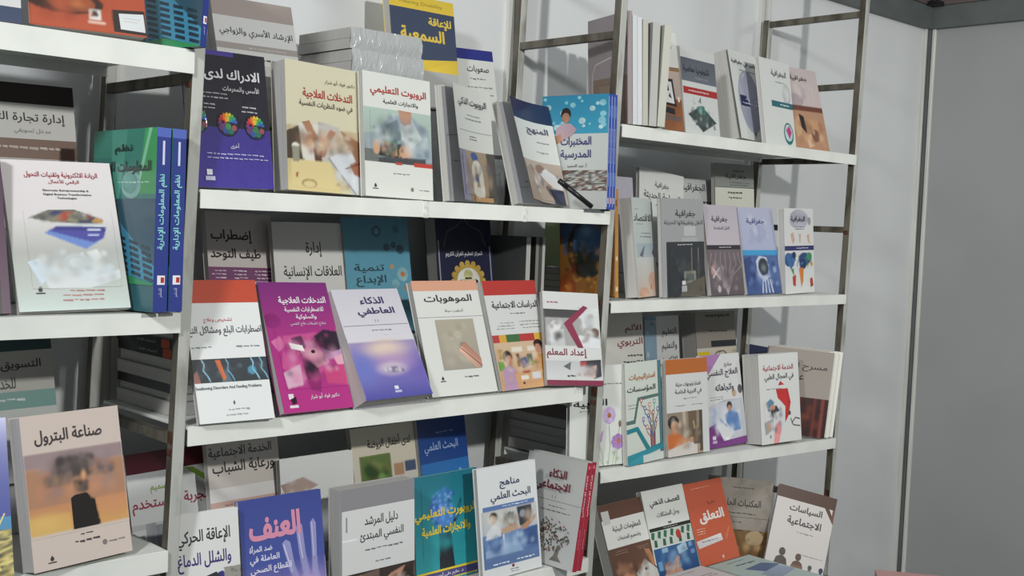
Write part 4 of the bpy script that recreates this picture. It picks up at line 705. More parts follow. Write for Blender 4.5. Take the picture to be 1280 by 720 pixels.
book('jugh_blue', 'periwinkle-blue paperback with a cyan strip and a white hand, middle right shelf',
 [('r',0,0,1,.5,'b0b3c9','aab0cc'),('t','جغرافية',.2,.125,.72,.205,'30356a',.020),('s',.14,.235,.85,.27,1,'6a70a0'),('e',.5,.3,.25,.1,'a4aac6'),('r',0,.495,1,.555,'3c98cc'),('s',.2,.505,.8,.545,1,'d0e4f0'),('r',0,.555,1,1,'4c6498','3c5488'),('p',[(0,.6),(.2,.56),(.3,.8),(.1,.94),(0,.9)],'33477c'),('p',[(.34,.62),(.44,.56),(.66,.58),(.72,.8),(.5,.86),(.36,.78)],'c4cad8'),('e',.54,.69,.15,.105,'2e3a48'),('e',.54,.7,.1,.06,'5c6a6c')] +
 [('l',[(.48+.07*i,.84),(.44+.1*i,.99)],.035,'c4cad8') for i in range(4)] + [('p',[(.76,.6),(1,.58),(1,.9),(.84,.92)],'50699c'),('e',.86,.72,.05,.04,'8aa0c8')], body='a8aec8')
book('jugh_map', 'white paperback with a paint-splash world map and navy strip, right of middle right shelf',
 [('r',0,0,1,1,'d6d8d6'),('e',.5,.13,.33,.12,'b4b4c0'),('e',.86,.15,.05,.05,'9a9aa4'),('t','الجغرافية',.22,.09,.7,.17,'2c2e34',.020),('s',.3,.2,.7,.26,2,'5a5c64'),('p',[(.2,.3),(.3,.28),(.34,.38),(.26,.42)],'c8a090'),('p',[(.48,.3),(.56,.3),(.54,.4),(.5,.4)],'d0b0a0'),('p',[(.76,.32),(.84,.3),(.88,.42),(.8,.4)],'c8a090'),('r',0,.44,1,.495,'2c2e66'),('s',.3,.45,.8,.485,1,'c8cae0'),
  ('e',.12,.6,.14,.08,'2c4a80'),('p',[(.02,.54),(.3,.52),(.36,.6),(.2,.72),(.1,.66)],'3a6aa0'),('e',.3,.55,.07,.04,'1f2c54'),('p',[(.24,.8),(.36,.78),(.34,.92),(.26,.9)],'b03c30'),('p',[(.2,.72),(.28,.7),(.3,.8)],'3c8a5c'),('e',.66,.6,.2,.08,'24447c'),('e',.82,.57,.1,.05,'3c8a5c'),('e',.6,.66,.12,.06,'1f2c54'),('p',[(.46,.7),(.62,.7),(.6,.86),(.54,.93)],'cc7a30'),('p',[(.48,.64),(.58,.64),(.54,.72)],'2c5a90'),('p',[(.84,.84),(.92,.82),(.96,.92),(.86,.94)],'a83c30'),('e',.9,.66,.05,.03,'c8a040')], body='d6d8d6')
# ---- right bay, lower shelf
book('alam', 'pale paperback with a dark-red title behind the circuit-tree book',
 [('r',0,0,1,1,'d6d4ce'),('t','الألم',.58,.12,.96,.22,'7c2430',.020),('t','التربوي',.4,.27,.98,.38,'7c2430',.020),('s',.5,.43,.98,.56,2,'4a4a4a')], body='bab8b3')
book('taalim', 'grey paperback with a blue picture strip, rear row of the lower right shelf',
 [('r',0,0,1,1,'c8cac9'),('m',0,0,.34,1,['2f5a7c','8ab0c4','3a6a8c','c0ccd0'],6,5),('t','التعليم',.5,.13,.93,.24,'2c2e33',.017),('t','والتعليم',.48,.29,.93,.4,'2c2e33',.017),('t','الإلكتروني',.4,.45,.93,.56,'2c2e33',.017),('r',.34,.72,1,.8,'3a6a8c')], body='aeb0b0')
book('yellow_b', 'thick grey paperback with a yellow block and sketched heads, lower right shelf',
 [('r',0,0,1,.42,'8e8980'),('s',.1,.0,.9,.1,1,'2c2a28'),('s',.2,.2,.8,.26,1,'55504a'),('r',.36,.34,1,.41,'23262e'),('r',0,.42,1,1,'c9c4bc'),('r',.02,.46,.3,.86,'d8bc20'),('r',.34,.42,.98,.9,'cfc6b4'),('l',[(.4,.52),(.5,.47),(.66,.46),(.74,.5)],.02,'2c2a28'),('e',.8,.68,.1,.12,'8a6248'),('e',.5,.8,.08,.1,'4a382c'),('e',.62,.72,.06,.05,'d8cfc0')], body='b4b0aa')
book('flower', 'white paperback with purple cosmos flowers beside the middle post, lower right shelf',
 [('r',0,0,1,1,'d4d8d3'),('s',.5,.17,.95,.2,1,'6a6c6a'),('t','التربية',.06,.33,.68,.42,'2c2e2e',.020),('s',.1,.43,.5,.46,1,'7a7c7a')] +
 [('l',[(.72,.6),(.74,.8),(.7,1)],.012,'8aa07a'),('l',[(.88,.82),(.84,1)],.012,'8aa07a'),('l',[(.52,.75),(.6,.9),(.62,1)],.012,'8aa07a'),('l',[(.92,.62),(.86,.8),(.78,1)],.01,'8aa07a'),('l',[(.62,1),(.5,.86)],.012,'9ab08a')] +
 [('e',.72+.075*math.cos(k*.785),.5+.055*math.sin(k*.785),.05,.035,'c2acd0') for k in range(8)] + [('e',.72,.5,.035,.026,'a86a38')] +
 [('e',.89+.08*math.cos(k*.785),.77+.05*math.sin(k*.785),.055,.03,'a880bc') for k in range(8)] + [('e',.9,.765,.035,.026,'b07048')] +
 [('p',[(.44,.66),(.52,.7),(.62,.64),(.58,.76),(.5,.76)],'b494c8'),('e',.92,.59,.025,.035,'7a6454')], body='d4d8d3')
def circuit():
    o = []; cs = ['a83c4c','3a6aa8','3a9a8c','6a4a9c','c87a3c']
    for i in range(11):
        u = .42 + .5 * ((i * 37) % 11) / 11; v = .38 + .3 * ((i * 17) % 11) / 11; c = cs[i % 5]
        o += [('l',[(u,v),(u,v+.05),(.74 + (u-.74)*.3,v+.12),(.74+(u-.74)*.25,.86)],.014,c),('e',u,v,.035,.026,c),('e',u,v,.02,.015,'d8dcd4')]
    return o
book('istra', 'pale paperback with teal ribbons and a coloured circuit tree, lower right shelf',
 [('r',0,0,1,1,'cfd6cd'),('t','استراتيجيات',.1,.11,.82,.18,'b87a50',.020),('t','المؤسسات',.04,.23,.82,.3,'3a4444',.014),('s',.05,.4,.3,.46,2,'6a7474'),('p',[(0,.6),(.24,.6),(.36,.38),(1,.36),(1,.33),(.32,.345),(.2,.56),(0,.565)],'55736c'),('p',[(.9,0),(1,0),(1,.98),(.92,.98)],'4f7a80')] + circuit() +
 [('p',[(0,.645),(.3,.63),(.62,.86),(1,.83),(1,.88),(.58,.92),(.26,.675),(0,.69)],'25808e'),('p',[(0,.9),(.58,.87),(1,.85),(1,.89),(.6,.92),(0,.95)],'2a8a9a'),('p',[(0,.95),(.42,.92),(.42,1),(0,1)],'3a98a8'),('r',.42,.925,1,1,'cfd8d4')], body='cfd6cd')
book('qadaya', 'orange-topped white paperback with a boy drawing at a desk, lower right shelf',
 [('r',0,0,1,.155,'b5672f'),('r',0,.155,1,1,'d0d2d0'),('t','قضايا وتوجهات حديثة',.22,.24,.82,.295,'35373a',.009),('t','في التربية الخاصة',.2,.315,.84,.385,'35373a',.012),('s',.34,.4,.74,.43,1,'7a7c7c'),('s',.55,.47,.88,.5,1,'8a8c8c'),('s',.12,.47,.45,.5,1,'8a8c8c'),('r',0,.55,.84,1,'8f8270','a8927c'),('r',.36,.55,.44,.85,'b8ac98'),('r',.5,.55,.7,.9,'6c5c4c'),('r',.76,.55,.84,.98,'544a40'),
  ('e',.14,.65,.13,.07,'2c2220'),('e',.17,.69,.09,.055,'b98a6c'),('p',[(0,.78),(.16,.74),(.34,.8),(.5,.86),(.4,.92),(.1,.95),(0,.9)],'c46a34'),('p',[(0,.93),(.5,.86),(.7,.9),(.7,1),(0,1)],'d0cac4'),('e',.56,.85,.06,.03,'c09070'),('p',[(.6,.74),(.8,.74),(.78,.9),(.62,.9)],'4a4640'),('l',[(.64,.74),(.62,.66)],.02,'c8b088'),('l',[(.7,.74),(.74,.64)],.02,'a89070'),('r',.84,.55,1,1,'d0d2d0')], body='d0d2d0')
book('ilaj', 'white paperback with purple corners and a child in blue scrubs, lower right shelf',
 [('r',0,0,1,1,'d3d4d4'),('p',[(0,0),(.52,0),(.18,.2),(0,.26)],'a878ac'),('t','مبادئ',.58,.09,.78,.145,'33353a',.012),('t','العلاج النفسي',.1,.16,.92,.265,'33353a',.020),('t','واتجاهاته',.3,.32,.78,.42,'33353a',.020),('s',.1,.45,.5,.5,2,'7a7c80'),('e',.94,.4,.06,.05,'5a5a60'),('e',.78,.44,.06,.04,'b8a084'),('p',[(0,.56),(.5,.5),(.98,.5),(1,1),(0,1)],'c0c4cc'),('e',.62,.57,.07,.05,'2c2628'),('e',.62,.6,.05,.04,'b48a70'),('p',[(.48,.66),(.62,.62),(.82,.66),(.86,.84),(.54,.86)],'5c84b8'),('p',[(.26,.78),(.46,.72),(.7,.86),(.5,.94),(.24,.88)],'d4d6d8'),('l',[(.5,.78),(.34,.7)],.03,'7a9ac4'),
  ('p',[(0,.78),(.22,.74),(.4,.94),(1,.92),(1,1),(0,1)],'773a80'),('r',.12,.87,.2,.91,'e0d8e4'),('r',.11,.92,.22,.95,'c0a8c8')], body='cfcfd2')
book('tibbi', 'thick white paperback with bold red shapes and a masked figure, lower right shelf',
 [('r',0,0,1,1,'d6d8d5'),('t','الخدمة الاجتماعية',.1,.125,.86,.2,'a0343c',.017),('t','في المجال الطبي',.13,.225,.86,.315,'33353a',.017),('p',[(.46,.36),(.52,.31),(.62,.355)],'b03434'),('s',.12,.38,.6,.41,1,'7a7c7c'),('p',[(.4,.4),(.7,.4),(.76,.56),(.7,.7),(.6,.78),(.62,.6),(.44,.5)],'b8302e'),('p',[(.3,.98),(.34,.8),(.48,.74),(.5,.85),(.42,1),(.3,1)],'d89090'),
  ('p',[(.14,.54),(.26,.5),(.34,.54),(.3,.62),(.18,.64)],'5a86a0'),('p',[(.2,.58),(.4,.58),(.5,.68),(.3,.72)],'3a4048'),('p',[(.3,.66),(.56,.64),(.58,.72),(.34,.78)],'cfd2d6'),('e',.3,.6,.06,.03,'c8907c'),('p',[(.08,.76),(.3,.72),(.3,.84),(.1,.9)],'9aa0a4'),('e',.2,.8,.06,.04,'b89a84'),('l',[(.74,.74),(.8,.82),(.98,.84)],.02,'5a5c60'),('l',[(.76,.8),(.86,.74),(.98,.76)],.02,'5a5c60'),('e',.72,.68,.03,.025,'4a4c50')]+logo(.22,.92,'5a5c60',.7), body='d6d8d5', back='c6c6c2')
def theatre():
    return [('r',0,0,1,.55,'958d85','9c948c'),('t','مسرح الأطفال',.02,.14,.92,.25,'3c3634',.014),('t','عربي',.3,.3,.58,.4,'3c3634',.014),('r',0,.55,1,1,'3c1c1a','2c1614')] + [('r',.05+.12*i,.55,.1+.12*i,1,c) for i,c in enumerate(['4a2420','2c1816','7a3428','8c3c2c','6a2c24','3a1c18','5c2820','7c3a30'])] + [('e',.34,.68,.07,.05,'6a4a3c'),('p',[(.26,.74),(.44,.74),(.44,.96),(.26,.96)],'2a2022')]
book('masrah', 'grey-brown theatre paperback with red curtains, nearest of the right-end set, lower right shelf', theatre(), body='a8a49a', spine='d6d6ce', back='d0d0c8')
book('masrah2', 'second copy behind the grey-brown theatre paperback, lower right shelf', theatre() + [('r',.86,0,1,1,'d6d6ce')], body='b8b8ae', spine='dadad2', back='d0d0c8')
book('masrah3', 'rearmost copy of the theatre paperbacks leaning toward the right post', theatre() + [('r',.86,0,1,1,'dcdcd4')], body='bcbcb4', spine='dcdcd4', back='d0d0c8')
book('navy_tilt', 'plain navy paperback tilted behind the red-shape medical book', [], body='1b2349')
# ---- right bay, table level
book('malumat', 'brown paperback with a white title panel and hands on paper, right bay bottom',
 [('r',0,0,1,.19,'5d3e30','644336'),('r',0,.19,1,.53,'e2e3df'),('r',.03,.08,.2,.24,'c8cac8'),('t','المعلومات البيئية',.2,.27,.86,.355,'33353a',.014),('t','وتصميم المنتجات',.26,.4,.8,.475,'33353a',.012),('r',0,.53,1,1,'644536','5a3c2e'),('s',.1,.56,.45,.62,2,'9a8070'),('s',.6,.57,.95,.62,2,'9a8070'),('p',[(.8,.62),(.92,.64),(1,.8),(.94,.86),(.84,.74)],'b07a58'),('p',[(.5,.88),(.76,.74),(1,.9),(1,1),(.54,1)],'c8c8c4'),('p',[(.06,.9),(.3,.84),(.46,.9),(.44,1),(.1,1)],'b88260'),('l',[(.1,.92),(.4,.96)],.012,'8a5c44'),('e',.74,.86,.03,.02,'4a4c50')], body='b8b4ac', vs=1.0)
book('asf', 'white paperback with a leaf-pattern strip and blue touch photo, right bay bottom',
 [('r',0,0,1,1,'dadcd8'),('t','العصف الذهني',.14,.12,.86,.215,'2e3234',.020),('t','وحل المشكلات',.25,.27,.78,.34,'4a4e50',.009),('r',.48,.395,.56,.42,'6a6c6c'),('r',.02,.435,1,.475,'20241f'),('s',.3,.44,.7,.47,1,'b8b8b8'),('r',.02,.475,1,.66,'c4cac4')] +
 [('p',[(u,.48),(u+.07,.49),(u+.03,.57),(u-.03,.55)],'2f6a4a') for u in (.05,.2,.34,.5,.76,.9)] + [('p',[(u,.57),(u+.06,.58),(u+.05,.655),(u-.02,.65)],'2a5c40') for u in (.08,.28,.44,.66,.86)] + [('e',.66,.56,.06,.055,'b04030')] +
 [('r',.02,.67,1,1,'2f5a8c','284a78'),('p',[(.55,.7),(.78,.66),(.8,.76),(.58,.79)],'a8c4d4'),('r',.84,.68,.92,.73,'7a9cc0'),('r',.86,.77,.96,.82,'6a8cb4'),('r',.06,.82,.16,.92,'6a9cc0'),('r',.2,.68,.34,.73,'8ab0c8'),('p',[(.14,1),(.26,.9),(.44,.84),(.54,.79),(.58,.82),(.52,.9),(.6,.98),(.56,1)],'b9907c')], body='b8bab8')
book('taalluq', 'bright orange-red paperback with white title and label strip, right bay bottom',
 [('r',0,0,1,1,'c0522f','c55a36'),('s',.1,.06,.7,.09,1,'d89a80'),('t','نظرية',.5,.25,.7,.3,'7c3020',.012),('t','التعلق',.22,.36,.86,.52,'e4e0dc',.038),('s',.04,.55,.3,.64,3,'e0b8a8'),('p',[(.02,.7),(.66,.665),(.68,.75),(.04,.79)],'d8d4d4'),('s',.1,.7,.6,.74,1,'7a7c84'),('p',[(.56,.93),(.6,.92),(.61,.96),(.57,.965)],'e0c8bc'),('p',[(.74,.72),(.9,.6),(.92,.62),(.78,.76)],'cf7454')], body='b0543a', wrap=True)
book('maktabat', 'grey-beige paperback with a brown and olive photo behind the grey silhouettes book',
 [('m',0,0,1,.56,['8f887e','9a938a','857e74'],4,6),('s',.3,.08,.75,.12,1,'4a4640'),('t','المكتبات الجامعية',.12,.22,.84,.32,'35322e',.014),('s',.2,.36,.8,.4,1,'55504a'),('r',0,.42,1,.425,'5a5650'),('s',.3,.46,.6,.5,1,'55504a'),('m',0,.56,1,1,['5a3f2a','8a6a44','3c2a1e','a08050'],5,11),('p',[(.08,.7),(.3,.56),(.5,.56),(.52,.68),(.2,.78)],'6c6a38'),('p',[(.02,.56),(.2,.54),(.2,.64),(.04,.68)],'9ab0b0'),('e',.8,.64,.14,.08,'b09a78'),('m',0,.84,1,1,['3c2c1e','9a7a4c','6a4a2c'],12,2)], body='958e84')
def person(u, v, k, c):
    return [('e',u,v,.05*k,.045*k,c),('p',[(u-.11*k,v+.16*k),(u-.08*k,v+.07*k),(u-.03*k,v+.045*k),(u+.03*k,v+.045*k),(u+.08*k,v+.07*k),(u+.11*k,v+.16*k)],c)]
book('siyasat', 'tilted grey paperback with brown top and four small silhouettes, right bay bottom',
 [('r',0,0,1,1,'c9c4c1'),('r',0,0,1,.15,'4c3228'),('p',[(.82,.15),(.9,.15),(1,.27),(1,.33)],'5a3a2c'),('r',.96,.15,1,.3,'6a4634'),('t','السياسات',.24,.2,.8,.3,'33302f',.023),('t','الاجتماعية',.24,.35,.82,.465,'33302f',.023),('s',.38,.51,.72,.545,1,'7a7472'),('s',.55,.77,.98,.8,1,'8c8684')] +
 person(.26,.8,1.1,'4a403a') + person(.54,.82,1.0,'5a4638') + person(.76,.91,.7,'4a5044') + person(.95,.91,.75,'2f3f5c') + [('r',.44,.92,.64,.95,'7a5c48')], body='a49c96', spine='5a4034')

# soft photographic mottling on the printed pictures
def more(id, *ops): BK[id] = (BK[id][0], list(BK[id][1]) + list(ops), BK[id][2])
def before_text(id, *ops):
    o = list(BK[id][1]); k = next((i for i, q in enumerate(o) if q[0] == 't'), len(o)); BK[id] = (BK[id][0], o[:k] + list(ops) + o[k:], BK[id][2])
SKIN = ['b98a6c', 'c9a080', '8a5c44', 'd8b89c']
more('orange', ('b',.3,.83,.36,.09,'2c1812',.8), ('b',.38,.835,.16,.045,'b0683c',.9), ('pb',.0,.7,.62,1,['b85a38','8c3c24'],14,.35))
more('cards', ('pb',.06,.58,.95,.86,['dfe3e4','b4bab8','c8d2d8','a4aaa8'],34,.5), ('pb',.16,.34,.86,.43,['3c3c50','a04838','8c8a70','d0ccc0'],16,.5,(.03,.08)))
BK['petrol'] = (BK['petrol'][0], [o for o in BK['petrol'][1] if o[0] != 'e' or o[2] > .8], BK['petrol'][2])
more('petrol', ('pb',.02,.27,.98,.62,['c08868','a87860','cc9470','94807c'],30,.5,(.08,.18)), ('pb',.0,.27,1,.36,['8f8086','9c8e90'],14,.5,(.06,.14)), ('b',.15,.7,.28,.08,'dab46c',.8), ('b',.85,.66,.22,.1,'cc9068',.6),
     ('b',.46,.35,.26,.1,'5d5352',.75), ('b',.62,.38,.22,.08,'675b58',.7), ('b',.34,.43,.2,.07,'665852',.65),
     ('pb',.22,.27,.74,.46,['4c4443','6b6060','574d4c','7a6c68','433c3b','857570'],70,.6,(.035,.085)), ('pb',.14,.38,.5,.5,['5a504e','7f6a60','94785f'],30,.5,(.03,.07)), ('pb',.6,.35,.95,.47,['64575a','84706a','b0866c'],26,.45,(.03,.07)),
     ('b',.54,.5,.1,.07,'52473f',.85), ('pb',.44,.44,.64,.56,['463d39','63564f','8a6a54'],26,.6,(.025,.05)), ('b',.57,.43,.035,.045,'dca474',.85),
     ('p',[(.42,.57),(.46,.555),(.58,.55),(.6,.565),(.62,.6),(.66,.605),(.68,.775),(.42,.775)],'1c1816'))
more('tadakhulat_c', ('pb',.02,.47,.98,.75,['4a3c30','cfc8b8','a87c5e','8a6a50','d8d0bc'],34,.42), ('pb',.2,.5,.62,.74,SKIN,14,.5,(.04,.09)), ('pb',.6,.68,.98,.98,['d4d8dc','b4bac0','8a6048'],14,.4,(.04,.1)))
more('robot_w', ('pb',.0,.29,1,.7,['a4b4ae','6c7c84','c4cccc','4c5860'],34,.42), ('pb',.15,.52,.6,.7,['2a2a28','c8a084','5a6a5c','8c8c88'],18,.5,(.03,.07)))
more('robot_curl', ('pb',.05,.58,.98,.98,['d8d4cc','7c6a5a','b8a890','5a5a78'],22,.45))
more('manhaj', ('pb',.02,.62,.98,.98,['d8d6d4','8a6a58','c0a88c','2b3252'],24,.4))
more('globe', ('pb',.0,.02,1,.45,['2c3a5c','5c6a88','8a7a6c','1c2438'],34,.45), ('pb',0,.45,1,1,['a05a24','c88a38','2c2014','6a4a20','d8a850'],50,.45,(.03,.1)), ('b',.54,.46,.3,.2,'44709c',.75), ('b',.5,.38,.14,.08,'88a8c8',.7), ('b',.56,.7,.2,.11,'142018',.9))
more('bala', ('pb',.0,.565,1,.72,['1c2226','4a565e','38424a','6a7884'],22,.35,(.03,.08)), *(throat(.12,'8ab4c8') + throat(.44,'6a9ab4') + throat(.78,'8ac0d8') + throat(.9,'6aa8c0')), ('p',[(.3,.57),(.36,.57),(.42,.7),(.38,.72)],'c8683c'))
more('magenta', ('pb',.08,.4,.98,.84,['c85a94','8a2468','d8a0bc','2c1a30','b83a80'],46,.4), ('b',.8,.48,.24,.09,'281828',.8), ('b',.5,.68,.14,.1,'26162a',.8), ('b',.56,.57,.16,.06,'d09cac',.7), ('e',.58,.55,.03,.014,'2c1a20'), ('p',[(.26,.475),(.44,.5),(.46,.545),(.28,.52)],'e0dcdc'))
more('atifi', ('r',0,.49,1,.75,'9a8cb4','7a72b4'), ('r',0,.75,1,1,'7a72b4','504e9c'), ('b',.1,.72,.3,.22,'6a74bc',.8), ('b',.95,.75,.3,.2,'6a5cac',.7), ('b',.52,.56,.42,.11,'d8c4b4',.9), ('b',.6,.67,.4,.13,'b494b8',.6), ('b',.52,.74,.27,.075,'d4c4cc',.85), ('b',.53,.75,.17,.042,'54507e',.95), ('pb',.36,.71,.7,.79,['3c3860','d8d0d8','8a80a8'],12,.6,(.02,.05)), ('r',.46,.895,.52,.925,'d8d8e8'), ('r',.45,.935,.55,.955,'b8b8d8'))
more('mawhub', ('pb',.25,.35,.82,.78,['b4ae9c','8c8676','c4beac'],16,.4), ('p',[(.56,.59),(.63,.545),(.835,.69),(.835,.77)],'b08270'), ('p',[(.52,.62),(.57,.585),(.83,.76),(.76,.785)],'d0a490'), ('l',[(.56,.6),(.83,.765)],.012,'6a4a40'))
more('dirasat', ('pb',.0,.58,1,.98,['d8c4a8','a87c58','e4dccc','8c5c44','c8a07c'],34,.35,(.04,.1)))
more('idad', ('pb',.0,.28,.4,.58,['d4d6d6','5a544c','2c2c2c'],16,.5), ('pb',.6,.2,.98,.58,['d8dadc','6a5444','a8acae'],20,.4), ('p',[(.35,.34),(.72,.14),(.8,.16),(.5,.34),(.68,.6),(.58,.6)],'7d2440'), ('pb',.5,.75,.98,.93,['2c2c34','b8b4b4','8c3c3c'],12,.4))
more('khidma_sh', ('pb',.0,.52,1,.95,['d4d2d0','8a8884','c8b4a8'],20,.4))
more('silver2', ('pb',0,.05,1,1,['cfd2d0','8d9290','b4a49a','e0e2e0'],26,.4))
more('rawda', ('pb',.1,.25,.58,.5,['2a4a24','7aa858','8a6a4c','1c3418'],20,.5), ('pb',.1,.64,.98,.98,['d8d4c8','c08c70','5a5048'],20,.4))
more('bahth_b', ('pb',.02,.5,.98,.98,['4a98d8','2460a4','d0dce4'],18,.4))
more('iaqa', ('pb',.74,.42,1,.66,['d0ccc4','4a4a44','8a6a54'],14,.5,(.03,.06)))
more('murshid', ('pb',.0,.69,1,.99,['5a4a42','b88c74','1c1818','d0c4bc','8a7468'],34,.45))
before_text('robot_teal', ('pb',.05,.05,.95,.88,['1c7a88','30a4a8','2a8c98'],22,.35,(.08,.2)), ('pb',.24,.14,.68,.5,['6aa4e4','2a50a8','a4c4f0','1c3880'],30,.5,(.02,.06)))
more('manahij', ('pb',.03,.39,.97,.59,['d4d0c4','5a5c5a','b08c70','e0e2e0'],26,.4), ('pb',.03,.59,.97,.79,['8aa8d0','3a588c','b8cce0','2c4878'],30,.45))
more('tech', ('pb',.12,.66,.9,.95,['26302e','6a7a78','3f7a6c','b8bcbc'],24,.5,(.03,.07)))
more('jugh_brown', ('pb',.0,.54,1,.98,['c89c78','8a6048','dcb894','a07858'],26,.45), ('pb',.05,.15,.95,.44,['d0c4c0','a89ca4'],14,.4), ('p',[(.3,.57),(.42,.6),(.44,.8),(.32,.74)],'2a2422'))
more('naql1', ('pb',.1,.48,1,.99,['22262a','4a4e50','5c5a50','3a3e44'],26,.4), ('r',.45,.84,.53,.88,'d0d0d0'), ('r',.44,.89,.56,.95,'a8a8a8'))
more('naql2', ('pb',.0,.5,1,.99,['8a7c80','4c4448','a8989c'],24,.4))
more('jugh_blue', ('pb',.0,.56,1,.99,['6a86bc','26386a','a8b8d8','3c5488'],30,.42), ('pb',.1,.04,.9,.48,['c8cad8','989ec0'],14,.4), ('e',.54,.69,.13,.09,'2e3a48'), ('b',.54,.7,.1,.06,'7c8a8c',.7))
more('jugh_map', ('pb',.1,.52,.95,.72,['2c4a80','3c8a5c','1f2c54','4a84b8'],20,.55,(.03,.07)))
more('taalim', ('pb',.0,.02,.34,.98,['c8d4dc','24486c','7aa4bc'],20,.5,(.04,.1)))
more('qadaya', ('pb',.0,.56,.84,.98,['c8ac8c','6a5a4a','a88a6c','d8d0c4'],26,.35), ('b',.22,.84,.2,.07,'c87038',.7))
more('ilaj', ('pb',.05,.52,.98,.9,['d4d8e0','8aa4cc','a8a8b4','e0e2e6'],24,.42), ('b',.66,.72,.2,.1,'4f78b4',.7))
more('tibbi', ('pb',.06,.5,.58,.9,['d0d4d8','3a4650','6a94ac','c89c84'],26,.45,(.04,.09)))
more('masrah', ('pb',.0,.56,1,.99,['2a1614','7a3428','9a4834','1c1010'],24,.45), ('b',.34,.7,.1,.05,'8a6454',.8))
more('malumat', ('pb',.02,.62,.98,.99,['7a5440','4a3024','b88868'],24,.4))
more('asf', ('pb',.04,.68,.98,.99,['4a7cb0','1f3c6c','8ab0d0'],20,.4), ('pb',.14,.8,.6,.99,SKIN,14,.5,(.03,.08)))
more('maktabat', ('pb',.02,.57,.98,.99,['3c2c1c','b08c58','6a5a30','8a6238','c8a878'],40,.5))
more('yellow_b', ('pb',.36,.45,.96,.88,['d8d0c0','8a6248','4a382c','e0dcd0'],20,.45,(.04,.09)))
more('navy_edge', ('pb',0,.3,1,1,['3c4c6c','28344e'],16,.4))
more('flower', ('pb',.3,.8,.98,1,['9ab08a','c8d4bc','7a9068'],14,.5,(.03,.08)))
more('unf', ('b',.8,.7,.3,.16,'a898cc',.55), ('b',.9,.9,.3,.16,'b088b4',.6), ('pb',.5,.55,1,1,['b4b0dc','7c78b8','a48cc0'],18,.3,(.05,.12)), ('s',.66,.76,.96,.82,2,'5a4a80'))
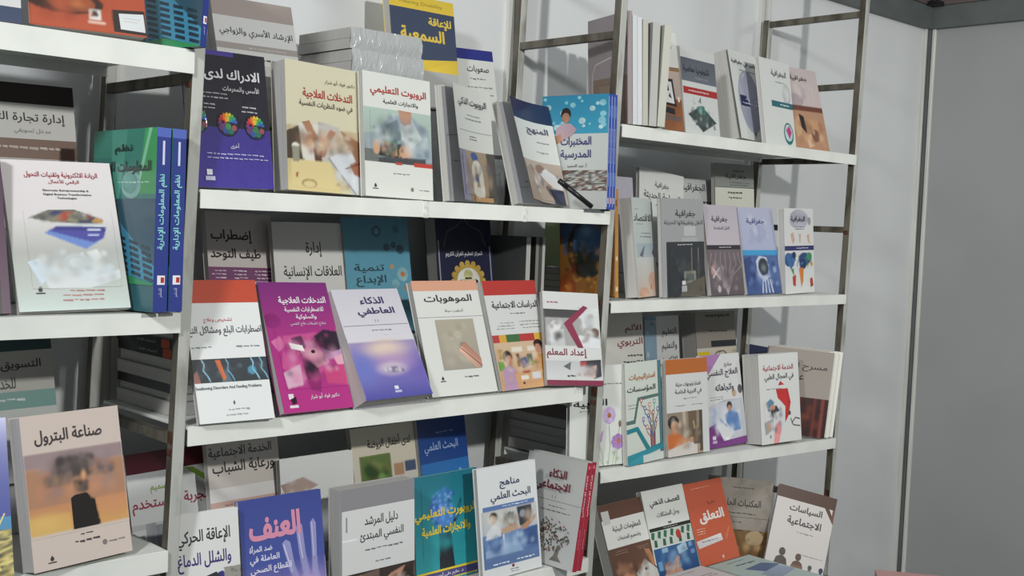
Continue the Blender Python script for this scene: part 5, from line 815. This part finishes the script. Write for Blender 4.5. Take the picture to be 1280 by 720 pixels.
POSE = {   # x, y, z of the lower left cover corner (m), yaw, lean, tilt (deg), width, height, thickness
    'navy_edge': (-0.4262, 0.0157, 0.1563, -2.9, 9.94, -0.07, 0.17, 0.24, 0.012),
    'orange': (-0.2412, 0.0235, 0.1606, -4.19, 11.08, 0.91, 0.1741, 0.24, 0.0342),
    'teal_top': (-0.0443, 0.1291, 0.1553, -76.33, 3.01, -0.22, 0.1704, 0.24, 0.012),
    'tijara': (-0.239, 0.2296, -0.1376, 0.42, 9.79, 0.84, 0.17, 0.24, 0.012),
    'cards': (-0.2514, 0.0159, -0.2538, -3.05, 20.45, 1.38, 0.1654, 0.2363, 0.012),
    'dark_left': (-0.4339, 0.0166, -0.2551, -0.92, 13.8, -0.02, 0.17, 0.24, 0.012),
    'nuzum': (-0.091, 0.1441, -0.2578, -84.06, 0.95, 1.0, 0.1811, 0.2809, 0.024),
    'taswiq': (-0.2651, 0.2266, -0.556, 0.96, 11.55, 1.28, 0.17, 0.24, 0.012),
    'petrol': (-0.2391, -0.0219, -0.6308, 8.69, 11.49, 0.48, 0.1628, 0.2269, 0.031),
    'blue_left': (-0.4334, 0.0029, -0.633, -4.97, 15.21, -0.31, 0.1702, 0.2307, 0.012),
    'tajriba': (0.0197, 0.1779, -0.7638, 2.75, 12.77, 1.33, 0.1637, 0.24, 0.012),
    'idrak': (0.031, 0.0254, -0.0595, 5.49, 8.03, 1.21, 0.1522, 0.2276, 0.0226),
    'irshad': (0.1554, 0.1574, 0.0575, 1.12, 15.04, 1.04, 0.1727, 0.24, 0.0221),
    'tadakhulat_c': (0.2074, 0.0363, -0.0551, 5.48, 6.35, -1.07, 0.1676, 0.2278, 0.0398),
    'robot_w': (0.3675, 0.03, -0.0584, 2.78, 6.43, -0.91, 0.1654, 0.2296, 0.0138),
    'robot_curl': (0.5593, 0.0206, -0.0607, 14.65, 7.2, 0.59, 0.1716, 0.2264, 0.0151),
    'samiya': (0.5827, 0.2271, 0.1352, -0.83, 9.45, 0.14, 0.1745, 0.24, 0.0219),
    'suubat': (0.7517, 0.2574, 0.0475, 1.06, 9.25, 2.56, 0.17, 0.24, 0.012),
    'manhaj': (0.7657, 0.0442, -0.0573, 5.14, 16.78, 0.72, 0.1669, 0.2244, 0.0183),
    'mukhtabar': (0.9264, 0.1408, -0.0626, -78.51, -1.08, 0.51, 0.1691, 0.2454, 0.0118),
    'brown': (1.0952, 0.1617, 0.127, -105.52, -2.67, 0.72, 0.1637, 0.2461, 0.012),
    'tawahhud': (0.1854, 0.2399, -0.3322, 5.81, 11.17, -1.53, 0.1508, 0.24, 0.0153),
    'alaqat': (0.3214, 0.2271, -0.3498, 1.13, 9.67, 0.45, 0.1669, 0.24, 0.012),
    'ibdaa': (0.4868, 0.2269, -0.3365, 0.44, 9.02, 1.19, 0.1692, 0.24, 0.012),
    'quran': (0.7262, 0.2256, -0.3226, 2.54, 7.78, 1.09, 0.1698, 0.24, 0.036),
    'globe': (1.0298, 0.1679, -0.26, -87.74, -1.65, 2.05, 0.1625, 0.2401, 0.012),
    'lilac_b': (1.1842, 0.2155, -0.2094, -0.08, 6.71, -0.14, 0.17, 0.24, 0.012),
    'bala': (0.022, -0.0166, -0.4381, -3.62, 20.53, -0.0, 0.133, 0.2409, 0.012),
    'magenta': (0.1747, -0.0229, -0.4334, 7.12, 22.82, -1.44, 0.156, 0.2354, 0.0136),
    'atifi': (0.3329, -0.0379, -0.4224, 4.36, 29.81, -0.0, 0.163, 0.219, 0.0399),
    'mawhub': (0.5245, 0.0091, -0.4371, -0.35, 19.78, 0.14, 0.1698, 0.2322, 0.0154),
    'dirasat': (0.7065, 0.0072, -0.4381, 4.52, 17.89, -0.0, 0.166, 0.2301, 0.0138),
    'idad': (0.8318, 0.0043, -0.4337, -17.75, 16.1, -2.31, 0.1358, 0.202, 0.012),
    'khidma_sh': (0.1505, 0.1449, -0.7548, 3.77, 11.12, -0.12, 0.1555, 0.24, 0.012),
    'silver2': (0.2896, 0.1339, -0.7961, 0.64, 8.19, 0.23, 0.1686, 0.24, 0.012),
    'rawda': (0.468, 0.1436, -0.7569, 1.86, 11.42, 0.6, 0.1659, 0.24, 0.012),
    'bahth_b': (0.6363, 0.1433, -0.7518, 11.97, 10.8, -1.36, 0.1655, 0.24, 0.012),
    'iaqa': (0.0039, 0.0005, -0.8211, -3.42, 9.14, -0.0, 0.115, 0.229, 0.012),
    'unf': (0.1317, 0.0072, -0.821, 0.82, 9.68, 0.0, 0.1694, 0.2325, 0.012),
    'murshid': (0.3241, 0.0019, -0.8209, 0.83, 2.89, 0.29, 0.1692, 0.2297, 0.0414),
    'robot_teal': (0.5381, 0.0532, -0.822, 1.84, 5.84, 0.25, 0.1734, 0.2151, 0.0097),
    'manahij': (0.6655, -0.0017, -0.8213, 1.16, 8.0, 0.47, 0.1701, 0.2262, 0.012),
    'ijtimai': (0.8536, 0.1065, -0.8211, -88.1, 9.27, 0.09, 0.1697, 0.2293, 0.014),
    'tablet': (1.1943, 0.0152, 0.1291, -3.47, 9.98, 0.64, 0.068, 0.2348, 0.012),
    'tech': (1.2659, 0.0101, 0.1286, 7.8, 7.79, 0.51, 0.1662, 0.2062, 0.012),
    'muasir': (1.5568, 0.0691, 0.1385, 5.65, 12.88, -0.0, 0.1725, 0.2355, 0.0517),
    'jugh_teal': (1.6193, 0.0271, 0.1291, 6.18, 9.03, -0.06, 0.1684, 0.2267, 0.012),
    'jugh_brown': (1.7825, 0.05, 0.1301, -2.0, 14.79, 0.99, 0.1702, 0.231, 0.012),
    'siyaha': (1.3579, 0.2148, -0.1781, -1.6, 7.38, -5.62, 0.1751, 0.24, 0.0109),
    'jugh_b': (1.5858, 0.2297, -0.1956, 0.53, 9.82, 0.08, 0.1513, 0.24, 0.012),
    'grey_b': (1.6836, 0.2149, -0.1522, -2.15, 3.85, 0.86, 0.173, 0.24, 0.0137),
    'iqtisad': (1.1226, 0.0111, -0.2562, 20.2, 7.1, -0.0, 0.1386, 0.2292, 0.0308),
    'naql1': (1.2288, 0.0254, -0.2592, 1.44, 3.81, 1.49, 0.1674, 0.2332, 0.0117),
    'naql2': (1.4266, 0.0331, -0.2581, 3.98, 9.11, 0.81, 0.156, 0.2268, 0.012),
    'jugh_blue': (1.5836, 0.0357, -0.2577, 1.09, 11.1, 0.78, 0.1613, 0.2276, 0.012),
    'jugh_map': (1.7471, 0.0293, -0.2587, 4.62, 3.97, 1.34, 0.1632, 0.2283, 0.0188),
    'alam': (1.2515, 0.2202, -0.5535, -0.05, 6.57, -0.17, 0.17, 0.24, 0.012),
    'taalim': (1.43, 0.2226, -0.567, 5.1, 5.8, -0.4, 0.1613, 0.24, 0.012),
    'yellow_b': (1.6503, 0.2199, -0.5593, -1.99, 7.71, 0.1, 0.1737, 0.24, 0.0503),
    'flower': (0.9381, 0.0307, -0.6307, -9.14, 2.93, -0.0, 0.1543, 0.224, 0.012),
    'istra': (1.0856, -0.0109, -0.6343, 6.98, 5.19, -0.0, 0.1501, 0.2305, 0.012),
    'qadaya': (1.2539, 0.0084, -0.6366, 1.35, 6.02, -0.79, 0.1667, 0.2306, 0.012),
    'ilaj': (1.4516, 0.0368, -0.6436, 1.13, 9.94, 0.2, 0.1693, 0.234, 0.012),
    'tibbi': (1.6237, -0.0034, -0.6444, -3.45, 6.87, -0.0, 0.1695, 0.2331, 0.0511),
    'masrah': (1.7842, 0.1162, -0.6408, -46.04, 1.7, -4.37, 0.1785, 0.2362, 0.014),
    'malumat': (1.1544, 0.0617, -0.9491, 2.55, 20.92, -0.0, 0.1649, 0.1987, 0.0307),
    'asf': (1.3145, 0.0678, -0.9547, 0.35, 18.95, -0.06, 0.1666, 0.2144, 0.0158),
    'taalluq': (1.4824, 0.0635, -0.9539, 0.65, 21.08, -0.47, 0.1672, 0.2113, 0.0133),
    'maktabat': (1.6312, 0.18189999999999998, -1.0052, -39.83, 2.32, -4.62, 0.1776, 0.2463, 0.012),
    'navy_tilt': (1.7887, 0.155, -0.6284, 0.08, 7.89, -8.54, 0.15, 0.2226, 0.012),
    'siyasat': (1.7162, 0.0342, -0.9782, -38.53, 16.18, -14.17, 0.1635, 0.2182, 0.012),
    'mukhtabar2': (0.9384, 0.1432, -0.0626, -78.51, -1.08, 0.51, 0.1691, 0.2454, 0.0118),
    'mukhtabar3': (0.9503, 0.1457, -0.0626, -78.51, -1.08, 0.51, 0.1691, 0.2454, 0.0118),
    'nuzum2': (-0.0641, 0.1469, -0.2578, -84.06, 0.95, 1.0, 0.1811, 0.2809, 0.024),
    'ijtimai2': (0.8683, 0.107, -0.8211, -88.1, 9.27, 0.09, 0.1697, 0.2293, 0.014),
    'masrah2': (1.8051, 0.1155, -0.6408, -46.04, 1.7, -4.37, 0.1785, 0.2362, 0.014),
    'masrah3': (1.826, 0.1149, -0.6408, -46.04, 1.7, -4.37, 0.1785, 0.2362, 0.014),
}
RAISE = [
    (0.0237, 0.1759, -0.8224, -0.7671, 0.1268, 'tajriba'),
    (0.1545, 0.1429, -0.8224, -0.758, 0.1351, 'khidma_sh'),
    (0.2936, 0.1319, -0.8224, -0.7984, 0.1606, 'silver2'),
    (0.472, 0.1416, -0.8224, -0.7599, 0.1523, 'rawda'),
    (0.6283, 0.1413, -0.8224, -0.7585, 0.154, 'bahth_b'),
    (1.6543, 0.2119, -0.6516, -0.5666, 0.1656, 'yellow_b'),
    (-0.2611, 0.2246, -0.6364, -0.559, 0.1619, 'taswiq'),
    (1.2555, 0.218, -0.6404, -0.5559, 0.162, 'alam'),
    (1.434, 0.2206, -0.6454, -0.5699, 0.1527, 'taalim'),
    (0.1894, 0.2379, -0.4417, -0.3397, 0.132, 'tawahhud'),
    (0.3254, 0.2251, -0.4417, -0.3524, 0.1589, 'alaqat'),
    (0.4908, 0.2249, -0.4417, -0.339, 0.1612, 'ibdaa'),
    (0.7302, 0.2236, -0.4417, -0.3281, 0.1616, 'quran'),
    (-0.235, 0.2276, -0.2574, -0.1402, 0.162, 'tijara'),
    (1.1882, 0.2133, -0.2594, -0.2119, 0.162, 'lilac_b'),
    (1.3619, 0.2058, -0.2594, -0.1971, 0.1661, 'siyaha'),
    (1.5898, 0.2277, -0.2594, -0.1983, 0.1433, 'jugh_b'),
    (1.744, 0.2065, -0.2594, -0.1537, 0.108, 'grey_b'),
    (0.1594, 0.1554, -0.062, 0.0512, 0.1646, 'irshad'),
    (0.5867, 0.2227, -0.062, 0.131, 0.165, 'samiya'),
    (0.7557, 0.2554, -0.062, 0.0449, 0.1618, 'suubat'),
]
# ------------------------------------------------------------------ build the books
keys = set()
def _scan(ops):
    for op in ops:
        if op[0] == 't': keys.add((op[1], op[7] if len(op) > 7 else 0.0))
        if op[0] == 'tv': keys.add((op[1], op[5]))
for lab, ops, kw in BK.values(): _scan(ops); _scan(kw.get('spine_ops', ())); _scan(kw.get('first') or ())

def off(P, d, dy=0.0, dz=0.0):
    """the same pose moved by d along the book's own thickness"""
    ya, le = math.radians(P[3]), math.radians(P[4])
    return (P[0] - math.sin(ya) * math.cos(le) * d, P[1] + math.cos(ya) * math.cos(le) * d + dy, P[2] + dz) + tuple(P[3:])

SPINE_STACK = [('r',0,0,1,1,'23262a'),('tv','أساسيات الإدارة',.3,.62,'b8b8b8',.0,.3,.7),('r',.05,.06,.95,.2,'b5482c')]
ORD = ('first', 'second', 'third', 'fourth', 'fifth', 'sixth', 'seventh', 'eighth', 'ninth')
STACK_A = 'books lying flat behind the swallowing book'
STACK_B = 'books lying flat behind the flower book'
_scan(SPINE_STACK)
letter_meshes(sorted(keys))
for id_, P in POSE.items():
    lab, ops, kw = BK[id_]
    make_book(P, lab, ops, **kw)

def flat(x, y, ztop, yaw, wd, ht, t, label, ops=(), group=None, **kw):
    """a paperback lying on its back; x, y its near left corner, fore edge on its local left"""
    return make_book((x, y, ztop, yaw, 90, 0, wd, ht, t), label, list(ops), group=group, **kw)
# piles on the table: only the top ones show
for x, y, nm, ops in ((1.255, -0.21, 'white', [('r',0,0,1,1,'c9c6c6'),('s',.2,.05,.7,.1,1,'a04048'),('s',.1,.2,.9,.3,2,'6a6a6c')]),
                      (1.437, -0.225, 'pale teal', [('r',0,0,1,1,'aabcb8'),('s',.25,.05,.75,.1,1,'3a4a50'),('s',.2,.12,.8,.24,1,'2f3a4c'),('p',[(.3,.3),(.8,.26),(1,.4),(.5,.5)],'46608c'),('p',[(.3,.5),(.9,.42),(1,.6),(.4,.7)],'8a9cb4')])):
    for q in range(3):
        flat(x, y, -1.0199 + 0.03 * (q + 1), 0, 0.17, 0.234, 0.0298,
             '%s paperback on top of its flat pile in the bottom right foreground' % nm if q == 2 else ORD[q] + ' %s paperback from the bottom of the flat pile on the dark table' % nm,
             ops if q == 2 else (), group=None if q == 2 else '%s books in the flat pile' % nm, body='c9c6c6' if nm == 'white' else 'a9bab6')
for q in range(3):
    flat(1.754, -0.552, -1.0199 + 0.03 * (q + 1), 35, 0.17, 0.234, 0.0298, 'pink paperback peeping in at the bottom edge, right of the silhouettes book' if q == 2 else ORD[q] + ' pink paperback from the bottom of its flat pile',
         group=None if q == 2 else 'pink books in the flat pile', body='b98a86')

for x, nm in ((1.172, 'malumat'), (1.332, 'asf'), (1.492, 'taalluq')):           # what the three leaning books stand on
    for q in range(2):
        flat(x, 0.058, -1.0199 + 0.0298 * (q + 1), 0, 0.155, 0.235, 0.0295, ORD[q] + ' flat book from the table under the ' + ' '.join(BK[nm][0].split()[:5]), group='flat books under the leaning ones', body='b0aea8')
# the flat stack seen through the left ladder
z = -0.4426
for q, (t, fl, nm) in enumerate(((0.024, 0, 'grey'), (0.012, 0, 'grey'), (0.016, 2, 'thin black'), (0.022, 0, 'grey'), (0.018, 0, 'grey'), (0.017, 1, 'black-spined'), (0.016, 1, 'black-spined'), (0.02, 0, 'grey'), (0.018, 0, 'grey'))):
    z += t + 0.0004; dx = 0.003 * ((q * 5) % 3)
    if fl == 0: flat(0.028 + dx, 0.09, z, 0, 0.148, 0.212, t, ORD[q] + ' book from the bottom, grey-edged, in the flat stack seen through the left ladder', group=STACK_A, body='a2a3a6')
    else: flat(0.176 + dx, 0.302, z, 180, 0.148, 0.212, t, 'thin black-spined paperback low in the flat stack seen through the left ladder' if fl == 2 else ('lower' if q == 5 else 'upper') + ' of two black-spined books with orange ends, seen through the left ladder',
              body='8a8a8c', spine='1f2226', spine_ops=SPINE_STACK if fl == 1 else ())
# the flat stack seen through the middle ladder
z = -0.6318
for q, t in enumerate((0.026, 0.022, 0.020, 0.022)):
    z += t + 0.0004; flat(1.008 + 0.003 * (q % 2), 0.085, z, 0, 0.16, 0.216, t, ORD[q] + ' book from the bottom, grey-edged, in the flat stack seen through the middle ladder', group=STACK_B, body='9a9ca2')
z += 0.034; flat(1.17, 0.30, z, 180, 0.165, 0.215, 0.0335, 'brown-spined thick book on top of the flat stack seen through the middle ladder', body='6a625c', spine='6a5f58')
# small pile and green book behind the globe book
z = -0.2603
for q in range(4):
    z += 0.0154; flat(1.064, 0.176, z, 0, 0.11, 0.13, 0.015, ORD[q] + ' grey booklet from the bottom of the small pile behind the globe book', group='booklets behind the globe book', body='8f9294')
make_book((1.072, 0.27, z + 0.002, -62, 4, 0, 0.09, 0.125, 0.008), 'small pale-green booklet standing on the grey booklets behind the globe book', [('r',0,0,1,1,'a9bd8c','b4c49a'),('l',[(.7,.1),(.55,.4),(.8,.8)],.02,'3a4a34')], body='a9bd8c', spine='3c5c34')
# upright edge-on books in the rear of the middle bay
for q, (x, t, b_) in enumerate(((0.915, 0.014, '55585a'), (0.945, 0.010, '3a3836'), (0.966, 0.009, '8a8c8c'))):
    make_book((x, 0.306, -0.4426, -86, 0, 0, 0.13, 0.315, t), ('dark grey', 'near-black', 'light grey')[q] + ' tall thin book seen edge-on beside the gold medallion book', [], body=b_, spine='c4c6c4' if q != 1 else '8f9088')
# edge-on books at the left end of the upper right shelf
Pb = POSE['brown']
for q, (d, t, le, b_, sp, nm) in enumerate(((0.0135, 0.012, -2.7, 'c8cacc', 'c9cccf', 'shiny silver-wrapped book, first of two'), (0.0262, 0.012, -2.7, 'c4c6c8', 'cdd0d2', 'shiny silver-wrapped book, second of two'),
                                            (0.0395, 0.014, -2.4, 'a9a99e', 'b4b4a8', 'beige book standing between silver and grey ones'), (0.056, 0.020, 0.3, 'a2a49e', 'b0b2ac', 'leaning grey book with a thick pale spine'), (0.0785, 0.020, 2.6, 'bab9ae', 'bdbcb2', 'outermost leaning cream book'))):
    P = list(off(Pb, d / math.cos(math.radians(2.7)) ** 2)); P[4] = le; P[8] = t; P[7] = 0.238 - 0.003 * q; P[2] = 0.127 + t * 0.0
    P[2] += max(0.0, t * math.sin(math.radians(le)))
    P[0] -= 0.0
    make_book(tuple(P), nm + ', edge-on on the upper right shelf', [], body=b_, spine=sp, wrap=q < 2)

# shrink-wrapped bundles: the visible corner stack, and those the rear rows stand on
def bundle(x, y, z0, z1, wd, dp, label, n, group=None, yaw=0.0):
    r = empty('wrapped_bundle', (x, y, z0), yaw); tag(r, label, 'bundle', group)
    H = z1 - z0
    for i in range(n):
        e = 0.0015 * ((i * 7) % 3)
        MB().box((0.002 + e, 0.003, H * i / n + 0.0004), (wd - 0.003, dp - 0.003 - e, H * (i + 1) / n - 0.0006)).build('page_block', M_PAGES, r)
    NX = 16; V = []; F = []; C = []; c = lin('bfc3c3')
    rn = random.Random(int(x * 1000) + int(z0 * 1000))
    for j in range(7):                              # wrinkled film over the front and round the edge
        for i in range(NX + 1):
            V.append((wd * i / NX, -0.0012 - 0.0022 * rn.random() * (0.3 if j in (0, 6) else 1) - (0.002 if 2 <= j <= 4 else 0), H * j / 6))
    for j in range(6):
        for i in range(NX):
            a = j * (NX + 1) + i; F.append((a, a + 1, a + NX + 2, a + NX + 1)); C.append(c)
    mesh_obj('film', V, F, M_FILM, r, C, True)
    return r
zb = -0.0632
for q, (h, dx) in enumerate(((0.20, 0.0), (0.036, 0.004), (0.045, 0.0), (0.041, -0.002))):
    bundle(0.391 + dx, 0.121 + 0.004 * (q % 2), zb, zb + h - 0.0008, 0.172, 0.18, ('tall film-wrapped bundle of white books, bottom of the corner stack', 'third film-wrapped bundle from the top behind the small-robot book', 'second film-wrapped bundle from the top behind the small-robot book', 'topmost film-wrapped bundle of white books behind the small-robot book')[q], 8 if q == 0 else 2)
    zb += h
for x, y, z0, z1, wd, id_ in RAISE:
    bundle(x, y, z0, z1, wd, 0.303 - y, 'wrapped bundle under the ' + ' '.join(BK[id_][0].split()[:10]).rstrip(','), 3, 'bundles under the rear rows')

# the black marker leaning on the school-laboratory book
r = empty('marker_pen', (0.872, -0.022, -0.0632)); tag(r, 'black marker pen slanting in front of the blue school-laboratory book', 'pen')
def tube(name, a, b, ra, rb, m, N=12):
    a, b = Vector(a), Vector(b); d = (b - a).normalized(); u = d.orthogonal().normalized(); v = d.cross(u)
    V = [tuple(p + q * (u * math.cos(6.2832 * i / N) + v * math.sin(6.2832 * i / N))) for p, q in ((a, ra), (b, rb)) for i in range(N)]
    F = [(i, (i + 1) % N, N + (i + 1) % N, N + i) for i in range(N)] + [tuple(reversed(range(N))), tuple(range(N, 2 * N))]
    return mesh_obj(name, V, F, m, r, None, True)
tube('barrel', (0.045, 0.0, 0.006), (-0.012, 0.02, 0.045), 0.0055, 0.0055, M_DARK)
tube('cap', (-0.012, 0.02, 0.045), (-0.030, 0.0262, 0.0573), 0.0062, 0.0055, M_DARK)
